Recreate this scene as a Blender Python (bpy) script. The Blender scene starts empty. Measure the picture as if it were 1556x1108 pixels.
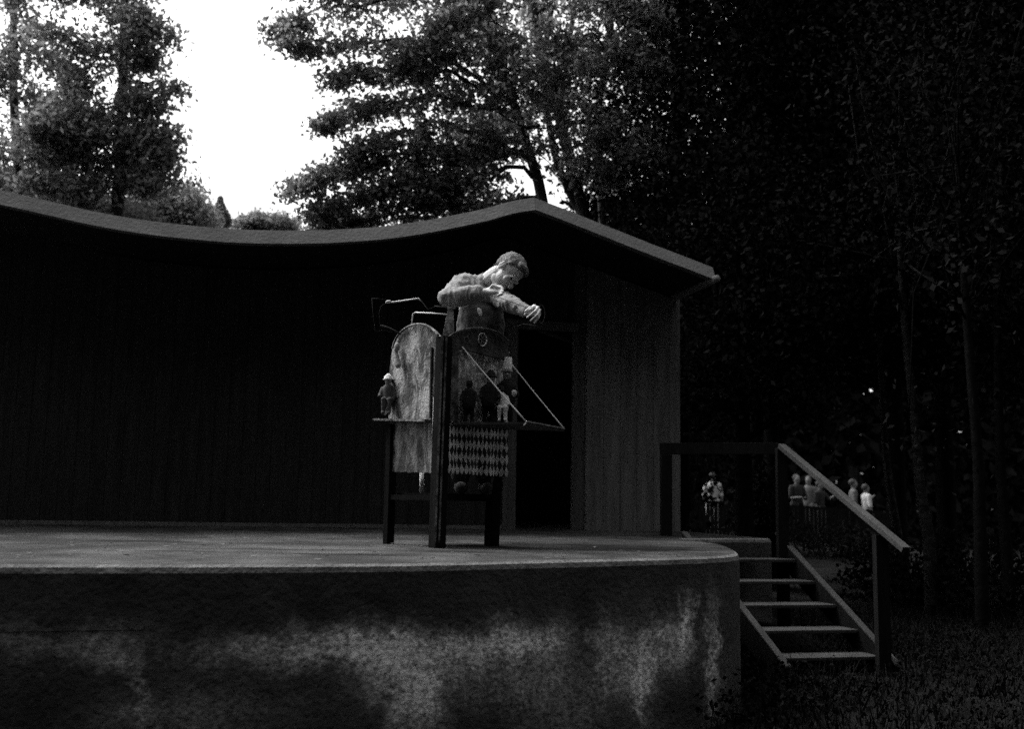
import bpy, bmesh, math, random
import numpy as np
from mathutils import Vector, Matrix, noise
random.seed(7); rng = np.random.default_rng(7)
C = bpy.context.scene.collection
sc = bpy.context.scene
R = math.radians

# ------------------------------------------------------------------ camera
HS = 0.86            # height of the stage floor
HC = HS + 0.275      # the eye, just above the stage floor
FPX = 1600.0; CX, CY = 778.0, 554.0
pitch = math.atan(206/FPX); roll = R(1.0)
F0 = Vector((0, math.cos(pitch), math.sin(pitch)))
U0 = Vector((0, -math.sin(pitch), math.cos(pitch))); R0 = Vector((1, 0, 0))
AU = U0*math.cos(roll) - R0*math.sin(roll)
AR = R0*math.cos(roll) + U0*math.sin(roll)
EYE = Vector((0, 0, HC))
cam = bpy.data.objects.new('camera', bpy.data.cameras.new('camera')); C.objects.link(cam)
cam.data.sensor_width = 36; cam.data.lens = FPX/1556*36
cam.data.clip_start = 0.05; cam.data.clip_end = 2000
m = Matrix((AR, AU, -F0)).transposed().to_4x4(); m.translation = EYE
cam.matrix_world = m
sc.camera = cam
cam.data.dof.use_dof = True; cam.data.dof.focus_distance = 6.1; cam.data.dof.aperture_fstop = 2.5

def ray(px, py): return F0 + AR*((px-CX)/FPX) + AU*((CY-py)/FPX)
def P(px, py, Y):                       # survey a photo point at distance Y
    d = ray(px, py); return EYE + d*(Y/d.y)
def G(px, py, z=HS):                    # survey a photo point on a level plane
    d = ray(px, py); return EYE + d*((z-HC)/d.z)
def onplane(px, py, p0, n):
    d = ray(px, py); return EYE + d*((p0-EYE).dot(n)/d.dot(n))

# ------------------------------------------------------------------ materials
def mat(name, base, var=0.3, scale=8.0, rough=0.85, bump=0.3, bscale=None, spec=0.3, trans=0.0, stretch=(1,1,1), metal=0.0):
    m = bpy.data.materials.new(name); m.use_nodes = True
    nt = m.node_tree; N = nt.nodes; L = nt.links
    b = N['Principled BSDF']; b.inputs['Roughness'].default_value = rough
    b.inputs['Specular IOR Level'].default_value = spec; b.inputs['Metallic'].default_value = metal
    tc = N.new('ShaderNodeTexCoord'); mp = N.new('ShaderNodeMapping'); mp.inputs['Scale'].default_value = stretch
    L.new(tc.outputs['Object'], mp.inputs['Vector'])
    n = N.new('ShaderNodeTexNoise'); n.inputs['Scale'].default_value = scale; n.inputs['Detail'].default_value = 8
    n.inputs['Roughness'].default_value = 0.65
    L.new(mp.outputs[0], n.inputs['Vector'])
    r = N.new('ShaderNodeMapRange'); r.inputs[1].default_value = 0.3; r.inputs[2].default_value = 0.7
    r.inputs[3].default_value = base*(1-var); r.inputs[4].default_value = base*(1+var)
    L.new(n.outputs[0], r.inputs[0]); L.new(r.outputs[0], b.inputs['Base Color'])
    if bump:
        n2 = N.new('ShaderNodeTexNoise'); n2.inputs['Scale'].default_value = bscale or scale*4; n2.inputs['Detail'].default_value = 6
        L.new(mp.outputs[0], n2.inputs['Vector'])
        bp = N.new('ShaderNodeBump'); bp.inputs['Strength'].default_value = bump; bp.inputs['Distance'].default_value = 0.02
        L.new(n2.outputs[0], bp.inputs['Height']); L.new(bp.outputs[0], b.inputs['Normal'])
    m['base'] = base
    if trans:
        t = N.new('ShaderNodeBsdfTranslucent'); mx = N.new('ShaderNodeMixShader'); mx.inputs[0].default_value = trans
        t.inputs['Color'].default_value = (base*6.3,)*3 + (1,)
        L.new(b.outputs[0], mx.inputs[1]); L.new(t.outputs[0], mx.inputs[2]); L.new(mx.outputs[0], N['Material Output'].inputs['Surface'])
    return m

def nodes(m): return m.node_tree.nodes, m.node_tree.links
def math_node(N, L, op, a, b=None, c=None, clamp=False):
    n = N.new('ShaderNodeMath'); n.operation = op; n.use_clamp = clamp
    for i, v in enumerate((a, b, c)):
        if v is None: continue
        if isinstance(v, (int, float)): n.inputs[i].default_value = v
        else: L.new(v, n.inputs[i])
    return n.outputs[0]

M = {}
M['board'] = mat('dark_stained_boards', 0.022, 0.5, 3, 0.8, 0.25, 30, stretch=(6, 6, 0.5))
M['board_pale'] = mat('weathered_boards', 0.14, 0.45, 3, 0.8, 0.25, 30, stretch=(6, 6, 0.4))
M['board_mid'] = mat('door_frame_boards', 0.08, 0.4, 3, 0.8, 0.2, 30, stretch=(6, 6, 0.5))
M['fascia'] = mat('grey_roof_edge', 0.17, 0.22, 5, 0.8, 0.3, 40)
M['soffit'] = mat('dark_soffit', 0.012, 0.3, 5)
M['wood_dark'] = mat('dark_wood', 0.008, 0.4, 4, 0.9, 0.2, 40, spec=0.05, stretch=(4, 4, 0.6))
M['wood_step'] = mat('worn_step_wood', 0.035, 0.5, 4, 0.75, 0.3, 40)
M['post'] = mat('booth_post_wood', 0.008, 0.5, 4, 0.9, 0.2, 60, spec=0.05, stretch=(6, 6, 0.4))
M['leg'] = mat('booth_leg_wood', 0.006, 0.4, 4, 0.9, 0.2, 60, spec=0.03, stretch=(6, 6, 0.4))
M['wire'] = mat('pale_wire', 0.5, 0.2, 20, 0.5, 0, spec=0.5)
M['wire_dim'] = mat('dull_wire', 0.04, 0.2, 20, 0.9, 0, spec=0.05)
M['cord'] = mat('pale_cord', 0.7, 0.15, 60, 0.8, 0)
M['white_cloth'] = mat('white_cloth', 0.7, 0.15, 12, 0.9, 0.2)
M['skin'] = mat('skin', 0.5, 0.12, 20, 0.55, 0.08, 120)
M['hair'] = mat('fair_hair', 0.17, 0.7, 40, 0.6, 1.0, 90, stretch=(1, 1, 5))
M['hair_dark'] = mat('dark_hair', 0.03, 0.3, 20)
M['shirt'] = mat('grey_shirt', 0.24, 0.25, 14, 0.95, 0.5, 26)
M['apron'] = mat('dark_apron', 0.07, 0.3, 10, 0.95, 0.4, 26)
M['trouser'] = mat('dark_trousers', 0.03, 0.3, 10, 0.95, 0.4, 26)
M['black'] = mat('black_cloth', 0.012, 0.4, 20, 0.95, 0.4, 50)
M['puppet_pale'] = mat('pale_puppet_cloth', 0.65, 0.35, 40, 0.9, 0.4, 80)
M['puppet_mid'] = mat('grey_puppet_cloth', 0.26, 0.5, 40, 0.9, 0.4, 80)
M['puppet_face'] = mat('puppet_face', 0.3, 0.2, 40, 0.7, 0)
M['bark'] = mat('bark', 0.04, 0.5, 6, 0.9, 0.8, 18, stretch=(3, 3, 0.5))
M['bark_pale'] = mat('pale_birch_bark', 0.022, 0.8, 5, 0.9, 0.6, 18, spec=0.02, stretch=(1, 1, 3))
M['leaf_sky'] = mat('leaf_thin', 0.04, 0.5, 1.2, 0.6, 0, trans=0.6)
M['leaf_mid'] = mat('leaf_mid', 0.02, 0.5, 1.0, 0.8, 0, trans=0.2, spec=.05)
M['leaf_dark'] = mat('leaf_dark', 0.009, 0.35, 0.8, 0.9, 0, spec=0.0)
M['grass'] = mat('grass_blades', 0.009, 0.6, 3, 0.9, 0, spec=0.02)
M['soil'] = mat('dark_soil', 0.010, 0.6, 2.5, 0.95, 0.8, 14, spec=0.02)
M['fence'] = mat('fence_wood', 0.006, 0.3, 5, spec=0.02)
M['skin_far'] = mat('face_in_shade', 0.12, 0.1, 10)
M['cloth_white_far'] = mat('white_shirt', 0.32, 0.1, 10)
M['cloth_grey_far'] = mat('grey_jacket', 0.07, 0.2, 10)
M['rim'] = mat('worn_stage_edge', 0.13, 0.5, 6, 0.95, 0.6, 50, spec=0.1)
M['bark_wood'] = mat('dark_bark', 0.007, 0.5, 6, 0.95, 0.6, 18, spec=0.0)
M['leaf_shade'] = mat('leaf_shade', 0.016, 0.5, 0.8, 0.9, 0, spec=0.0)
M['litter'] = mat('leaf_litter', 0.08, 0.7, 9, 0.8, 0)

# concrete floor of the stage: grey, with damp dark patches and painted-in shade
def concrete_top():
    m = mat('stage_floor_concrete', 0.072, 0.25, 9, 0.95, 0.5, 60, spec=0.08)
    N, L = nodes(m); b = N['Principled BSDF']; src = b.inputs['Base Color'].links[0].from_socket
    tc = [n for n in N if n.type == 'TEX_COORD'][0]
    mp = N.new('ShaderNodeMapping'); mp.inputs['Scale'].default_value = (0.9, 0.8, 1); mp.inputs['Location'].default_value = (3.4, 1.1, 0)
    L.new(tc.outputs['Object'], mp.inputs[0])
    n = N.new('ShaderNodeTexNoise'); n.inputs['Scale'].default_value = 1.9; n.inputs['Detail'].default_value = 7; n.inputs['Roughness'].default_value = 0.62
    L.new(mp.outputs[0], n.inputs['Vector'])
    r = N.new('ShaderNodeMapRange'); r.inputs[1].default_value = 0.42; r.inputs[2].default_value = 0.60
    r.inputs[3].default_value = 0.42; r.inputs[4].default_value = 1.0; L.new(n.outputs[0], r.inputs[0])
    n2 = N.new('ShaderNodeTexNoise'); n2.inputs['Scale'].default_value = 140; n2.inputs['Detail'].default_value = 2
    L.new(tc.outputs['Object'], n2.inputs['Vector'])
    r2 = N.new('ShaderNodeMapRange'); r2.inputs[1].default_value = 0.35; r2.inputs[2].default_value = 0.65
    r2.inputs[3].default_value = 0.7; r2.inputs[4].default_value = 1.3; L.new(n2.outputs[0], r2.inputs[0])
    # placed puddle stains and darker patches, with booth and tree shade painted at right
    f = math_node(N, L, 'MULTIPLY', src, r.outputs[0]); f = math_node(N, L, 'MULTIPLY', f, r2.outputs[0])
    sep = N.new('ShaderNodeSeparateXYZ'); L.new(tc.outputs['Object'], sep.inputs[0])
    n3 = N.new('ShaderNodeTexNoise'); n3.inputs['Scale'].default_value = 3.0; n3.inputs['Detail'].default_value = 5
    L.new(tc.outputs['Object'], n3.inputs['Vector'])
    for (px, py, rx, ry, a) in STAINS_AND_SHADE:
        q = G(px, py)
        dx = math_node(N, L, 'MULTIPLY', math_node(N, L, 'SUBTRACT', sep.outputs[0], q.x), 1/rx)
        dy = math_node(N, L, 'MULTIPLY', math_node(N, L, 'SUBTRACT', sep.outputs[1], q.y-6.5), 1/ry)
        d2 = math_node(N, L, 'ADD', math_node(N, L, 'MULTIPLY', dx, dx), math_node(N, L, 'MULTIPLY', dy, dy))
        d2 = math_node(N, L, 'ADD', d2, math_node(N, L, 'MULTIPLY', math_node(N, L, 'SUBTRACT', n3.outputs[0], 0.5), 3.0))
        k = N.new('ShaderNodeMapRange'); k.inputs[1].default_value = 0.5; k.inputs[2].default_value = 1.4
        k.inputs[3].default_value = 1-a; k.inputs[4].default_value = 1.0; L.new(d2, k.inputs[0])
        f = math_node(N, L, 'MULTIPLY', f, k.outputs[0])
    L.new(f, b.inputs['Base Color'])
    return m
STAINS_AND_SHADE = [(870, 832, .75, .42, .8), (215, 823, .30, .14, .5), (450, 836, .35, .07, .5), (520, 843, .35, .07, .7),
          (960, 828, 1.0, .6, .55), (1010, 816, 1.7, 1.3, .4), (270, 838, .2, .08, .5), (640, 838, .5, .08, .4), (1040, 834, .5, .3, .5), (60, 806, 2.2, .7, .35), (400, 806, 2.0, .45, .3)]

# face of the stage: damp black render above, pale lime bloom and runs below
def concrete_face():
    m = mat('stage_wall_concrete', 0.062, 0.45, 5, 0.95, 0.5, 34, spec=0.15)
    N, L = nodes(m); b = N['Principled BSDF']; src = b.inputs['Base Color'].links[0].from_socket
    tc = [n for n in N if n.type == 'TEX_COORD'][0]
    sep = N.new('ShaderNodeSeparateXYZ'); L.new(tc.outputs['Object'], sep.inputs[0])
    big = N.new('ShaderNodeTexNoise'); big.inputs['Scale'].default_value = 3.2; big.inputs['Detail'].default_value = 8; big.inputs['Roughness'].default_value = 0.65
    mp = N.new('ShaderNodeMapping'); mp.inputs['Scale'].default_value = (2.2, 2.2, 0.7); L.new(tc.outputs['Object'], mp.inputs[0]); L.new(mp.outputs[0], big.inputs['Vector'])
    fine = N.new('ShaderNodeTexNoise'); fine.inputs['Scale'].default_value = 42; fine.inputs['Detail'].default_value = 6; fine.inputs['Roughness'].default_value = 0.7
    L.new(tc.outputs['Object'], fine.inputs['Vector'])
    dn4 = N.new('ShaderNodeTexNoise'); dn4.inputs['Scale'].default_value = 5.5; dn4.inputs['Detail'].default_value = 7; dn4.inputs['Roughness'].default_value = 0.7; L.new(tc.outputs['Object'], dn4.inputs['Vector'])
    s4 = N.new('ShaderNodeSeparateColor'); L.new(dn4.outputs[1], s4.inputs[0])
    wx = math_node(N, L, 'MULTIPLY_ADD', s4.outputs[0], 0.42, -0.21); wz = math_node(N, L, 'MULTIPLY_ADD', s4.outputs[1], 0.30, -0.15)
    px_ = math_node(N, L, 'ADD', sep.outputs[0], wx); pz_ = math_node(N, L, 'ADD', sep.outputs[2], wz)
    tot = None
    for (px, py, rx, rz, a, Y) in BLOOM:
        q = P(px, py, Y)
        dx = math_node(N, L, 'MULTIPLY', math_node(N, L, 'SUBTRACT', px_, q.x), 1/rx)
        dz = math_node(N, L, 'MULTIPLY', math_node(N, L, 'SUBTRACT', pz_, q.z), 1/rz)
        d2 = math_node(N, L, 'ADD', math_node(N, L, 'MULTIPLY', dx, dx), math_node(N, L, 'MULTIPLY', dz, dz))
        g = math_node(N, L, 'MULTIPLY', math_node(N, L, 'POWER', 2.718, math_node(N, L, 'MULTIPLY', d2, -1.0)), a)
        tot = g if tot is None else math_node(N, L, 'ADD', tot, g)
    t = math_node(N, L, 'MULTIPLY', tot, math_node(N, L, 'MULTIPLY_ADD', big.outputs[0], 2.6, -0.35))
    fr = N.new('ShaderNodeMapRange'); fr.inputs[1].default_value = 0.36; fr.inputs[2].default_value = 0.66; fr.inputs[3].default_value = 0.25; fr.inputs[4].default_value = 1.6
    L.new(fine.outputs[0], fr.inputs[0])
    t = math_node(N, L, 'MULTIPLY', t, fr.outputs[0], clamp=True)
    t = math_node(N, L, 'MULTIPLY', t, 1.25)
    L.new(math_node(N, L, 'ADD', src, t), b.inputs['Base Color'])
    return m
BLOOM = [(430, 980, .24, .06, .6, 4.5), (560, 978, .20, .07, .8, 4.5), (600, 1010, .16, .09, .6, 4.6), (160, 990, .14, .06, .28, 4.1), (700, 985, .22, .07, .7, 4.7),
         (790, 980, .18, .09, .7, 4.8), (630, 1070, .08, .12, .75, 4.6), (640, 1035, .10, .07, .6, 4.6), (960, 1010, .10, .16, .55, 5.1), (985, 1050, .05, .14, .7, 5.1),
         (1045, 955, .04, .12, 1.1, 5.3), (1025, 985, .10, .12, .5, 5.3), (1085, 1010, .04, .25, .5, 5.5), (915, 1000, .04, .16, .35, 5.0), (205, 1050, .03, .12, .3, 4.1),
         (870, 1060, .25, .20, .16, 5.0), (300, 1090, .3, .10, .15, 4.2), (1000, 960, .1, .04, .4, 5.3), (40, 975, .25, .06, .16, 4.0), (760, 1040, .3, .1, .2, 4.8)]

def harlequin():
    m = mat('harlequin_cloth', 0.1, 0.4, 30, 0.9, 0.2)
    N, L = nodes(m); b = N['Principled BSDF']; src = b.inputs['Base Color'].links[0].from_socket
    uv = N.new('ShaderNodeUVMap'); sep = N.new('ShaderNodeSeparateXYZ'); L.new(uv.outputs[0], sep.inputs[0])
    wn_ = N.new('ShaderNodeTexNoise'); wn_.inputs['Scale'].default_value = 14; L.new(uv.outputs[0], wn_.inputs['Vector']); wo = math_node(N, L, 'MULTIPLY_ADD', wn_.outputs[0], 0.030, -0.015)
    a = math_node(N, L, 'MULTIPLY', math_node(N, L, 'ADD', sep.outputs[0], wo), 1/0.0295); c = math_node(N, L, 'MULTIPLY', sep.outputs[1], 1/0.071)
    p = math_node(N, L, 'FLOOR', math_node(N, L, 'ADD', a, c)); q = math_node(N, L, 'FLOOR', math_node(N, L, 'SUBTRACT', a, c))
    par = math_node(N, L, 'PINGPONG', math_node(N, L, 'ADD', p, q), 1.0)
    w = N.new('ShaderNodeTexNoise'); w.inputs['Scale'].default_value = 5; L.new(uv.outputs[0], w.inputs['Vector'])
    lite = math_node(N, L, 'MULTIPLY_ADD', w.outputs[0], 0.5, 0.02)
    col = math_node(N, L, 'MULTIPLY', math_node(N, L, 'MULTIPLY_ADD', math_node(N, L, 'MULTIPLY', par, lite), 22.0, 0.25), src)
    L.new(col, b.inputs['Base Color'])
    return m

def painted(name, lo, hi, scale, seed):
    m = mat(name, lo, 0.4, scale*3, 0.8, 0.4, 60)
    N, L = nodes(m); b = N['Principled BSDF']; src = b.inputs['Base Color'].links[0].from_socket
    tc = [n for n in N if n.type == 'TEX_COORD'][0]
    mp = N.new('ShaderNodeMapping'); mp.inputs['Location'].default_value = (seed, seed*2, seed*.5); mp.inputs['Scale'].default_value = (1.5, 1.5, 0.75)
    L.new(tc.outputs['Object'], mp.inputs[0])
    n = N.new('ShaderNodeTexNoise'); n.inputs['Scale'].default_value = scale; n.inputs['Detail'].default_value = 9; n.inputs['Roughness'].default_value = 0.68; n.inputs['Distortion'].default_value = 0.6
    L.new(mp.outputs[0], n.inputs['Vector'])
    r = N.new('ShaderNodeMapRange'); r.inputs[1].default_value = 0.44; r.inputs[2].default_value = 0.60; r.inputs[3].default_value = 0; r.inputs[4].default_value = hi
    L.new(n.outputs[0], r.inputs[0])
    L.new(math_node(N, L, 'ADD', src, r.outputs[0]), b.inputs['Base Color'])
    return m
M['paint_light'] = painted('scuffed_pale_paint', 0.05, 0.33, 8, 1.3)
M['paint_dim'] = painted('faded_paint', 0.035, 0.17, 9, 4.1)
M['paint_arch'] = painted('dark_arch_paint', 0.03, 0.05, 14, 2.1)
M['paint_scene'] = painted('painted_backcloth', 0.26, 0.9, 16, 7.7)
M['harlequin'] = harlequin()
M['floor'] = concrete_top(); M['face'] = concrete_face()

# ------------------------------------------------------------------ mesh helpers
def finish(name, me, mats, parent=None, smooth=False, loc=None):
    if not isinstance(mats, (list, tuple)): mats = [mats]
    for x in mats: me.materials.append(x)
    if smooth: me.polygons.foreach_set('use_smooth', [True]*len(me.polygons))
    o = bpy.data.objects.new(name, me); C.objects.link(o)
    base = parent.matrix_world.translation if parent is not None else None
    if parent is not None:
        off = ROOTLOC[parent.name]
        me.transform(Matrix.Translation(-off)); o.parent = parent; ROOTLOC[o.name] = off
    else:
        if loc is None:
            co = [v.co for v in me.vertices]
            loc = Vector(((min(c.x for c in co)+max(c.x for c in co))/2, (min(c.y for c in co)+max(c.y for c in co))/2, min(c.z for c in co)))
        me.transform(Matrix.Translation(-Vector(loc))); o.location = loc; ROOTLOC[o.name] = Vector(loc)
    return o
ROOTLOC = {}
def root(name, loc, label, cat, group=None):
    o = bpy.data.objects.new(name, None); C.objects.link(o); o.location = loc; o.empty_display_size = 0.1
    ROOTLOC[o.name] = Vector(loc); tag(o, label, cat, group); return o
def tag(o, label=None, cat=None, group=None, kind=None):
    if label: o['label'] = label
    if cat: o['category'] = cat
    if group: o['group'] = group
    if kind: o['kind'] = kind
    return o
def copy_tree(o, loc, rz, label, scale=1.0, name=None):
    r = o.copy(); C.objects.link(r); r.location = loc; r.rotation_euler = (0, 0, rz); r['label'] = label
    r.scale = (scale,)*3
    for ch in list(o.children):
        c = ch.copy(); C.objects.link(c); c.parent = r
        for g in ch.children:
            d = g.copy(); C.objects.link(d); d.parent = c
    return r

class MB:
    def __init__(s): s.v = []; s.f = []
    def add(s, vs, fs):
        n = len(s.v); s.v += [Vector(v) for v in vs]; s.f += [tuple(i+n for i in f) for f in fs]; return s
    def hexa(s, a, b):               # a: 4 bottom pts, b: 4 top pts
        return s.add(list(a)+list(b), [(3,2,1,0),(4,5,6,7),(0,1,5,4),(1,2,6,5),(2,3,7,6),(3,0,4,7)])
    def box(s, c, sx, sy, sz, ax=Vector((1,0,0)), ay=Vector((0,1,0)), az=Vector((0,0,1))):
        c = Vector(c); q = [(-1,-1),(1,-1),(1,1),(-1,1)]
        return s.hexa([c+ax*(sx/2*i)+ay*(sy/2*j)-az*(sz/2) for i, j in q], [c+ax*(sx/2*i)+ay*(sy/2*j)+az*(sz/2) for i, j in q])
    def beam(s, p, q, w, t, up=Vector((0,0,1))):   # rectangular bar from p to q
        p = Vector(p); q = Vector(q); d = (q-p).normalized(); a = d.cross(up).normalized(); b = a.cross(d)
        k = [(-1,-1),(1,-1),(1,1),(-1,1)]
        return s.hexa([p+a*(w/2*i)+b*(t/2*j) for i, j in k], [q+a*(w/2*i)+b*(t/2*j) for i, j in k])
    def tube(s, pts, rad, n=8):
        pts = [Vector(p) for p in pts]; 
        if not isinstance(rad, (list, tuple)): rad = [rad]*len(pts)
        base = len(s.v); prev = None
        for i, p in enumerate(pts):
            d = (pts[min(i+1, len(pts)-1)]-pts[max(i-1, 0)]).normalized()
            a = (prev - d*prev.dot(d)).normalized() if prev is not None and (prev-d*prev.dot(d)).length > 1e-4 else d.orthogonal().normalized()
            prev = a; b = d.cross(a)
            for k in range(n):
                t = 2*math.pi*k/n; s.v.append(p+(a*math.cos(t)+b*math.sin(t))*rad[i])
        for i in range(len(pts)-1):
            for k in range(n):
                s.f.append((base+i*n+k, base+i*n+(k+1) % n, base+(i+1)*n+(k+1) % n, base+(i+1)*n+k))
        s.f.append(tuple(base+k for k in range(n))[::-1]); s.f.append(tuple(base+(len(pts)-1)*n+k for k in range(n)))
        return s
    def plate(s, poly, nrm, t):      # flat outline with thickness t along -nrm
        n = len(poly); poly = [Vector(p) for p in poly]; back = [p-nrm*t for p in poly]
        return s.add(poly+back, [tuple(range(n)), tuple(range(2*n-1, n-1, -1))]+[(i, n+i, n+(i+1) % n, (i+1) % n) for i in range(n)])
    def ell(s, c, r, ax=None, seg=14, rings=9):
        c = Vector(c); ax = ax or (Vector((1,0,0)), Vector((0,1,0)), Vector((0,0,1)))
        if not isinstance(r, (list, tuple)): r = (r, r, r)
        base = len(s.v)
        s.v.append(c-ax[2]*r[2])
        for i in range(1, rings):
            th = -math.pi/2+math.pi*i/rings
            for k in range(seg):
                t = 2*math.pi*k/seg
                s.v.append(c+ax[0]*(r[0]*math.cos(th)*math.cos(t))+ax[1]*(r[1]*math.cos(th)*math.sin(t))+ax[2]*(r[2]*math.sin(th)))
        s.v.append(c+ax[2]*r[2]); top = len(s.v)-1
        for k in range(seg):
            s.f.append((base, base+1+(k+1) % seg, base+1+k))
            s.f.append((top, top-seg+k, top-seg+(k+1) % seg))
        for i in range(rings-2):
            for k in range(seg):
                a = base+1+i*seg
                s.f.append((a+k, a+(k+1) % seg, a+seg+(k+1) % seg, a+seg+k))
        return s
    def caps(s, p, r1, q, r2, n=12, flat=1.0, fdir=None):   # tapered limb segment with round ends; flat<1 squashes along fdir
        p = Vector(p); q = Vector(q); d = q-p; L = d.length; d.normalize()
        if fdir is not None:
            b = (fdir-d*fdir.dot(d)).normalized(); a = b.cross(d)
        else:
            a = d.orthogonal().normalized(); b = d.cross(a)
        base = len(s.v); rows = []
        for th in (-90, -60, -30, 0): rows.append((p+d*(r1*math.sin(R(th))), r1*math.cos(R(th))))
        for th in (0, 30, 60, 90): rows.append((q+d*(r2*math.sin(R(th))), r2*math.cos(R(th))))
        for c, rr in rows:
            rr = max(rr, 1e-4)
            for k in range(n):
                t = 2*math.pi*k/n; s.v.append(c+a*(rr*math.cos(t))+b*(rr*flat*math.sin(t)))
        for i in range(7):
            for k in range(n): s.f.append((base+i*n+k, base+i*n+(k+1) % n, base+(i+1)*n+(k+1) % n, base+(i+1)*n+k))
        s.f.append(tuple(base+k for k in range(n))[::-1]); s.f.append(tuple(base+7*n+k for k in range(n)))
        return s
    def mesh(s, name):
        me = bpy.data.meshes.new(name); me.from_pydata([tuple(v) for v in s.v], [], s.f); me.update(); return me
    def build(s, name, mt, parent=None, smooth=False, bevel=0, loc=None):
        me = s.mesh(name)
        if bevel:
            bm = bmesh.new(); bm.from_mesh(me); bmesh.ops.remove_doubles(bm, verts=bm.verts, dist=1e-5)
            bmesh.ops.bevel(bm, geom=[e for e in bm.edges if len(e.link_faces) == 2 and e.calc_face_angle(0) > 0.5], offset=bevel, segments=2, profile=0.7, affect='EDGES')
            bm.to_mesh(me); bm.free()
        bm = bmesh.new(); bm.from_mesh(me); bmesh.ops.recalc_face_normals(bm, faces=bm.faces); bm.to_mesh(me); bm.free()
        return finish(name, me, mt, parent, smooth, loc)
    def remesh(s, name, mt, voxel, parent=None, sm=3, loc=None, folds=0.0, fscale=12, fn=None, ridges=0.0):
        me = s.mesh(name); o = bpy.data.objects.new('tmp', me); C.objects.link(o)
        md = o.modifiers.new('r', 'REMESH'); md.mode = 'VOXEL'; md.voxel_size = voxel; md.use_smooth_shade = True
        ms = o.modifiers.new('s', 'SMOOTH'); ms.iterations = sm; ms.factor = 0.5
        dg = bpy.context.evaluated_depsgraph_get(); dg.update()
        out = bpy.data.meshes.new_from_object(o.evaluated_get(dg)); out.name = name
        bpy.data.objects.remove(o)
        if folds or fn:
            nv = [v.normal.copy() for v in out.vertices]
            for v, nn in zip(out.vertices, nv):
                if folds: v.co += nn*folds*(noise.noise(v.co*fscale)+0.5*noise.noise(v.co*fscale*2.3))
                if ridges: q_ = noise.noise(Vector((v.co.x*34+v.co.z*14, v.co.y*10, v.co.z*16-v.co.x*5))); v.co += nn*ridges*(1-2.6*abs(q_))
                if fn: v.co = fn(v.co)
        out.materials.clear()
        return finish(name, out, mt, parent, True, loc)

def quads_mesh(name, cen, size, mt, parent=None, loc=None, up_bias=0.0, aspect=0.55, curl=0.0):
    n = len(cen); cen = np.asarray(cen, dtype=np.float64)
    d = rng.normal(size=(n, 3)); d /= np.linalg.norm(d, axis=1)[:, None]
    e = rng.normal(size=(n, 3)); e[:, 2] *= (1-up_bias); e -= d*np.sum(d*e, axis=1)[:, None]; e /= np.linalg.norm(e, axis=1)[:, None]
    s = (size*(0.6+0.8*rng.random(n)))[:, None]
    k = np.cross(d, e)
    v = np.empty((n, 4, 3)); v[:, 0] = cen-d*s*0.5; v[:, 1] = cen+e*s*aspect*0.5+k*s*0.08; v[:, 2] = cen+d*s*0.5; v[:, 3] = cen-e*s*aspect*0.5+k*s*0.08
    me = bpy.data.meshes.new(name); me.vertices.add(n*4); me.vertices.foreach_set('co', v.reshape(-1))
    me.loops.add(n*4); me.loops.foreach_set('vertex_index', np.arange(n*4, dtype=np.int32))
    me.polygons.add(n); me.polygons.foreach_set('loop_start', np.arange(0, n*4, 4, dtype=np.int32))
    me.update(calc_edges=True); me.validate()
    return finish(name, me, mt, parent, False, loc)

def catmull(pts, n):
    out = []; p = [pts[0]]+list(pts)+[pts[-1]]
    for i in range(1, len(p)-2):
        for k in range(n):
            t = k/n; a, b, c, d = p[i-1], p[i], p[i+1], p[i+2]
            out.append(0.5*((2*b)+(c-a)*t+(2*a-5*b+4*c-d)*t*t+(3*b-a-3*c+d)*t**3))
    out.append(Vector(pts[-1])); return out

# ------------------------------------------------------------------ ground
def gz(x, y):
    z = 0.0
    if y > 12: z += (0.28-0.045*(min(max(x, 0), 14)-5.5))*min((y-12)/17, 1.6)
    z += 0.03*noise.noise(Vector((x*0.6, y*0.6, 0)))*(1 if y > 2 else .3)
    return z
xs = sorted(set([round(v, 2) for v in np.concatenate([np.linspace(-12, 22, 86), np.linspace(-300, -12, 14), np.linspace(22, 300, 14)])]))
ys = sorted(set([round(v, 2) for v in np.concatenate([np.linspace(-6, 34, 100), np.linspace(-100, -6, 6), np.linspace(34, 500, 16)])]))
b = MB(); b.v = [Vector((x, y, gz(x, y) if abs(x) < 40 and y < 60 else 0)) for y in ys for x in xs]
nx = len(xs); b.f = [(j*nx+i, j*nx+i+1, (j+1)*nx+i+1, (j+1)*nx+i) for j in range(len(ys)-1) for i in range(nx-1)]
tag(b.build('ground', M['soil'], smooth=True, loc=(0, 0, 0)), kind='structure')

# ------------------------------------------------------------------ the stage platform
front = [(-420, 860), (-200, 860), (0, 859), (150, 859), (300, 859), (450, 858.5), (600, 857.5), (720, 855.5), (830, 853), (950, 850.3), (1040, 848), (1085, 846.3), (1108, 844.8), (1119, 843.2), (1123.5, 841.2), (1122, 838.2), (1116, 834.5), (1107, 830.5), (1094, 827), (1075, 824.5), (1058, 822.6), (1044, 820.3)]
pts = [G(px, py) for px, py in front]
pts = catmull(pts, 4)
land = [G(1036, 818.6), G(1090, 818.6), G(1172, 818.6)]
WA = G(0, 797); WB = G(870, 806)                      # foot of the back wall
wd = (WB-WA).normalized(); wn = Vector((wd.y, -wd.x, 0)).normalized()
if wn.y > 0: wn = -wn                                  # towards the audience
outline = pts+land
rb = land[-1]-wn*1.2; lb = WA+wd*(-6)-wn*3.6
sr_ = (onplane(1030, 620, WA, wn)-WA).dot(wd)+.06; rc1 = WA+wd*sr_-wn*.7; rc2 = WA+wd*sr_-wn*3.6
pts0 = outline[0]
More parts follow.
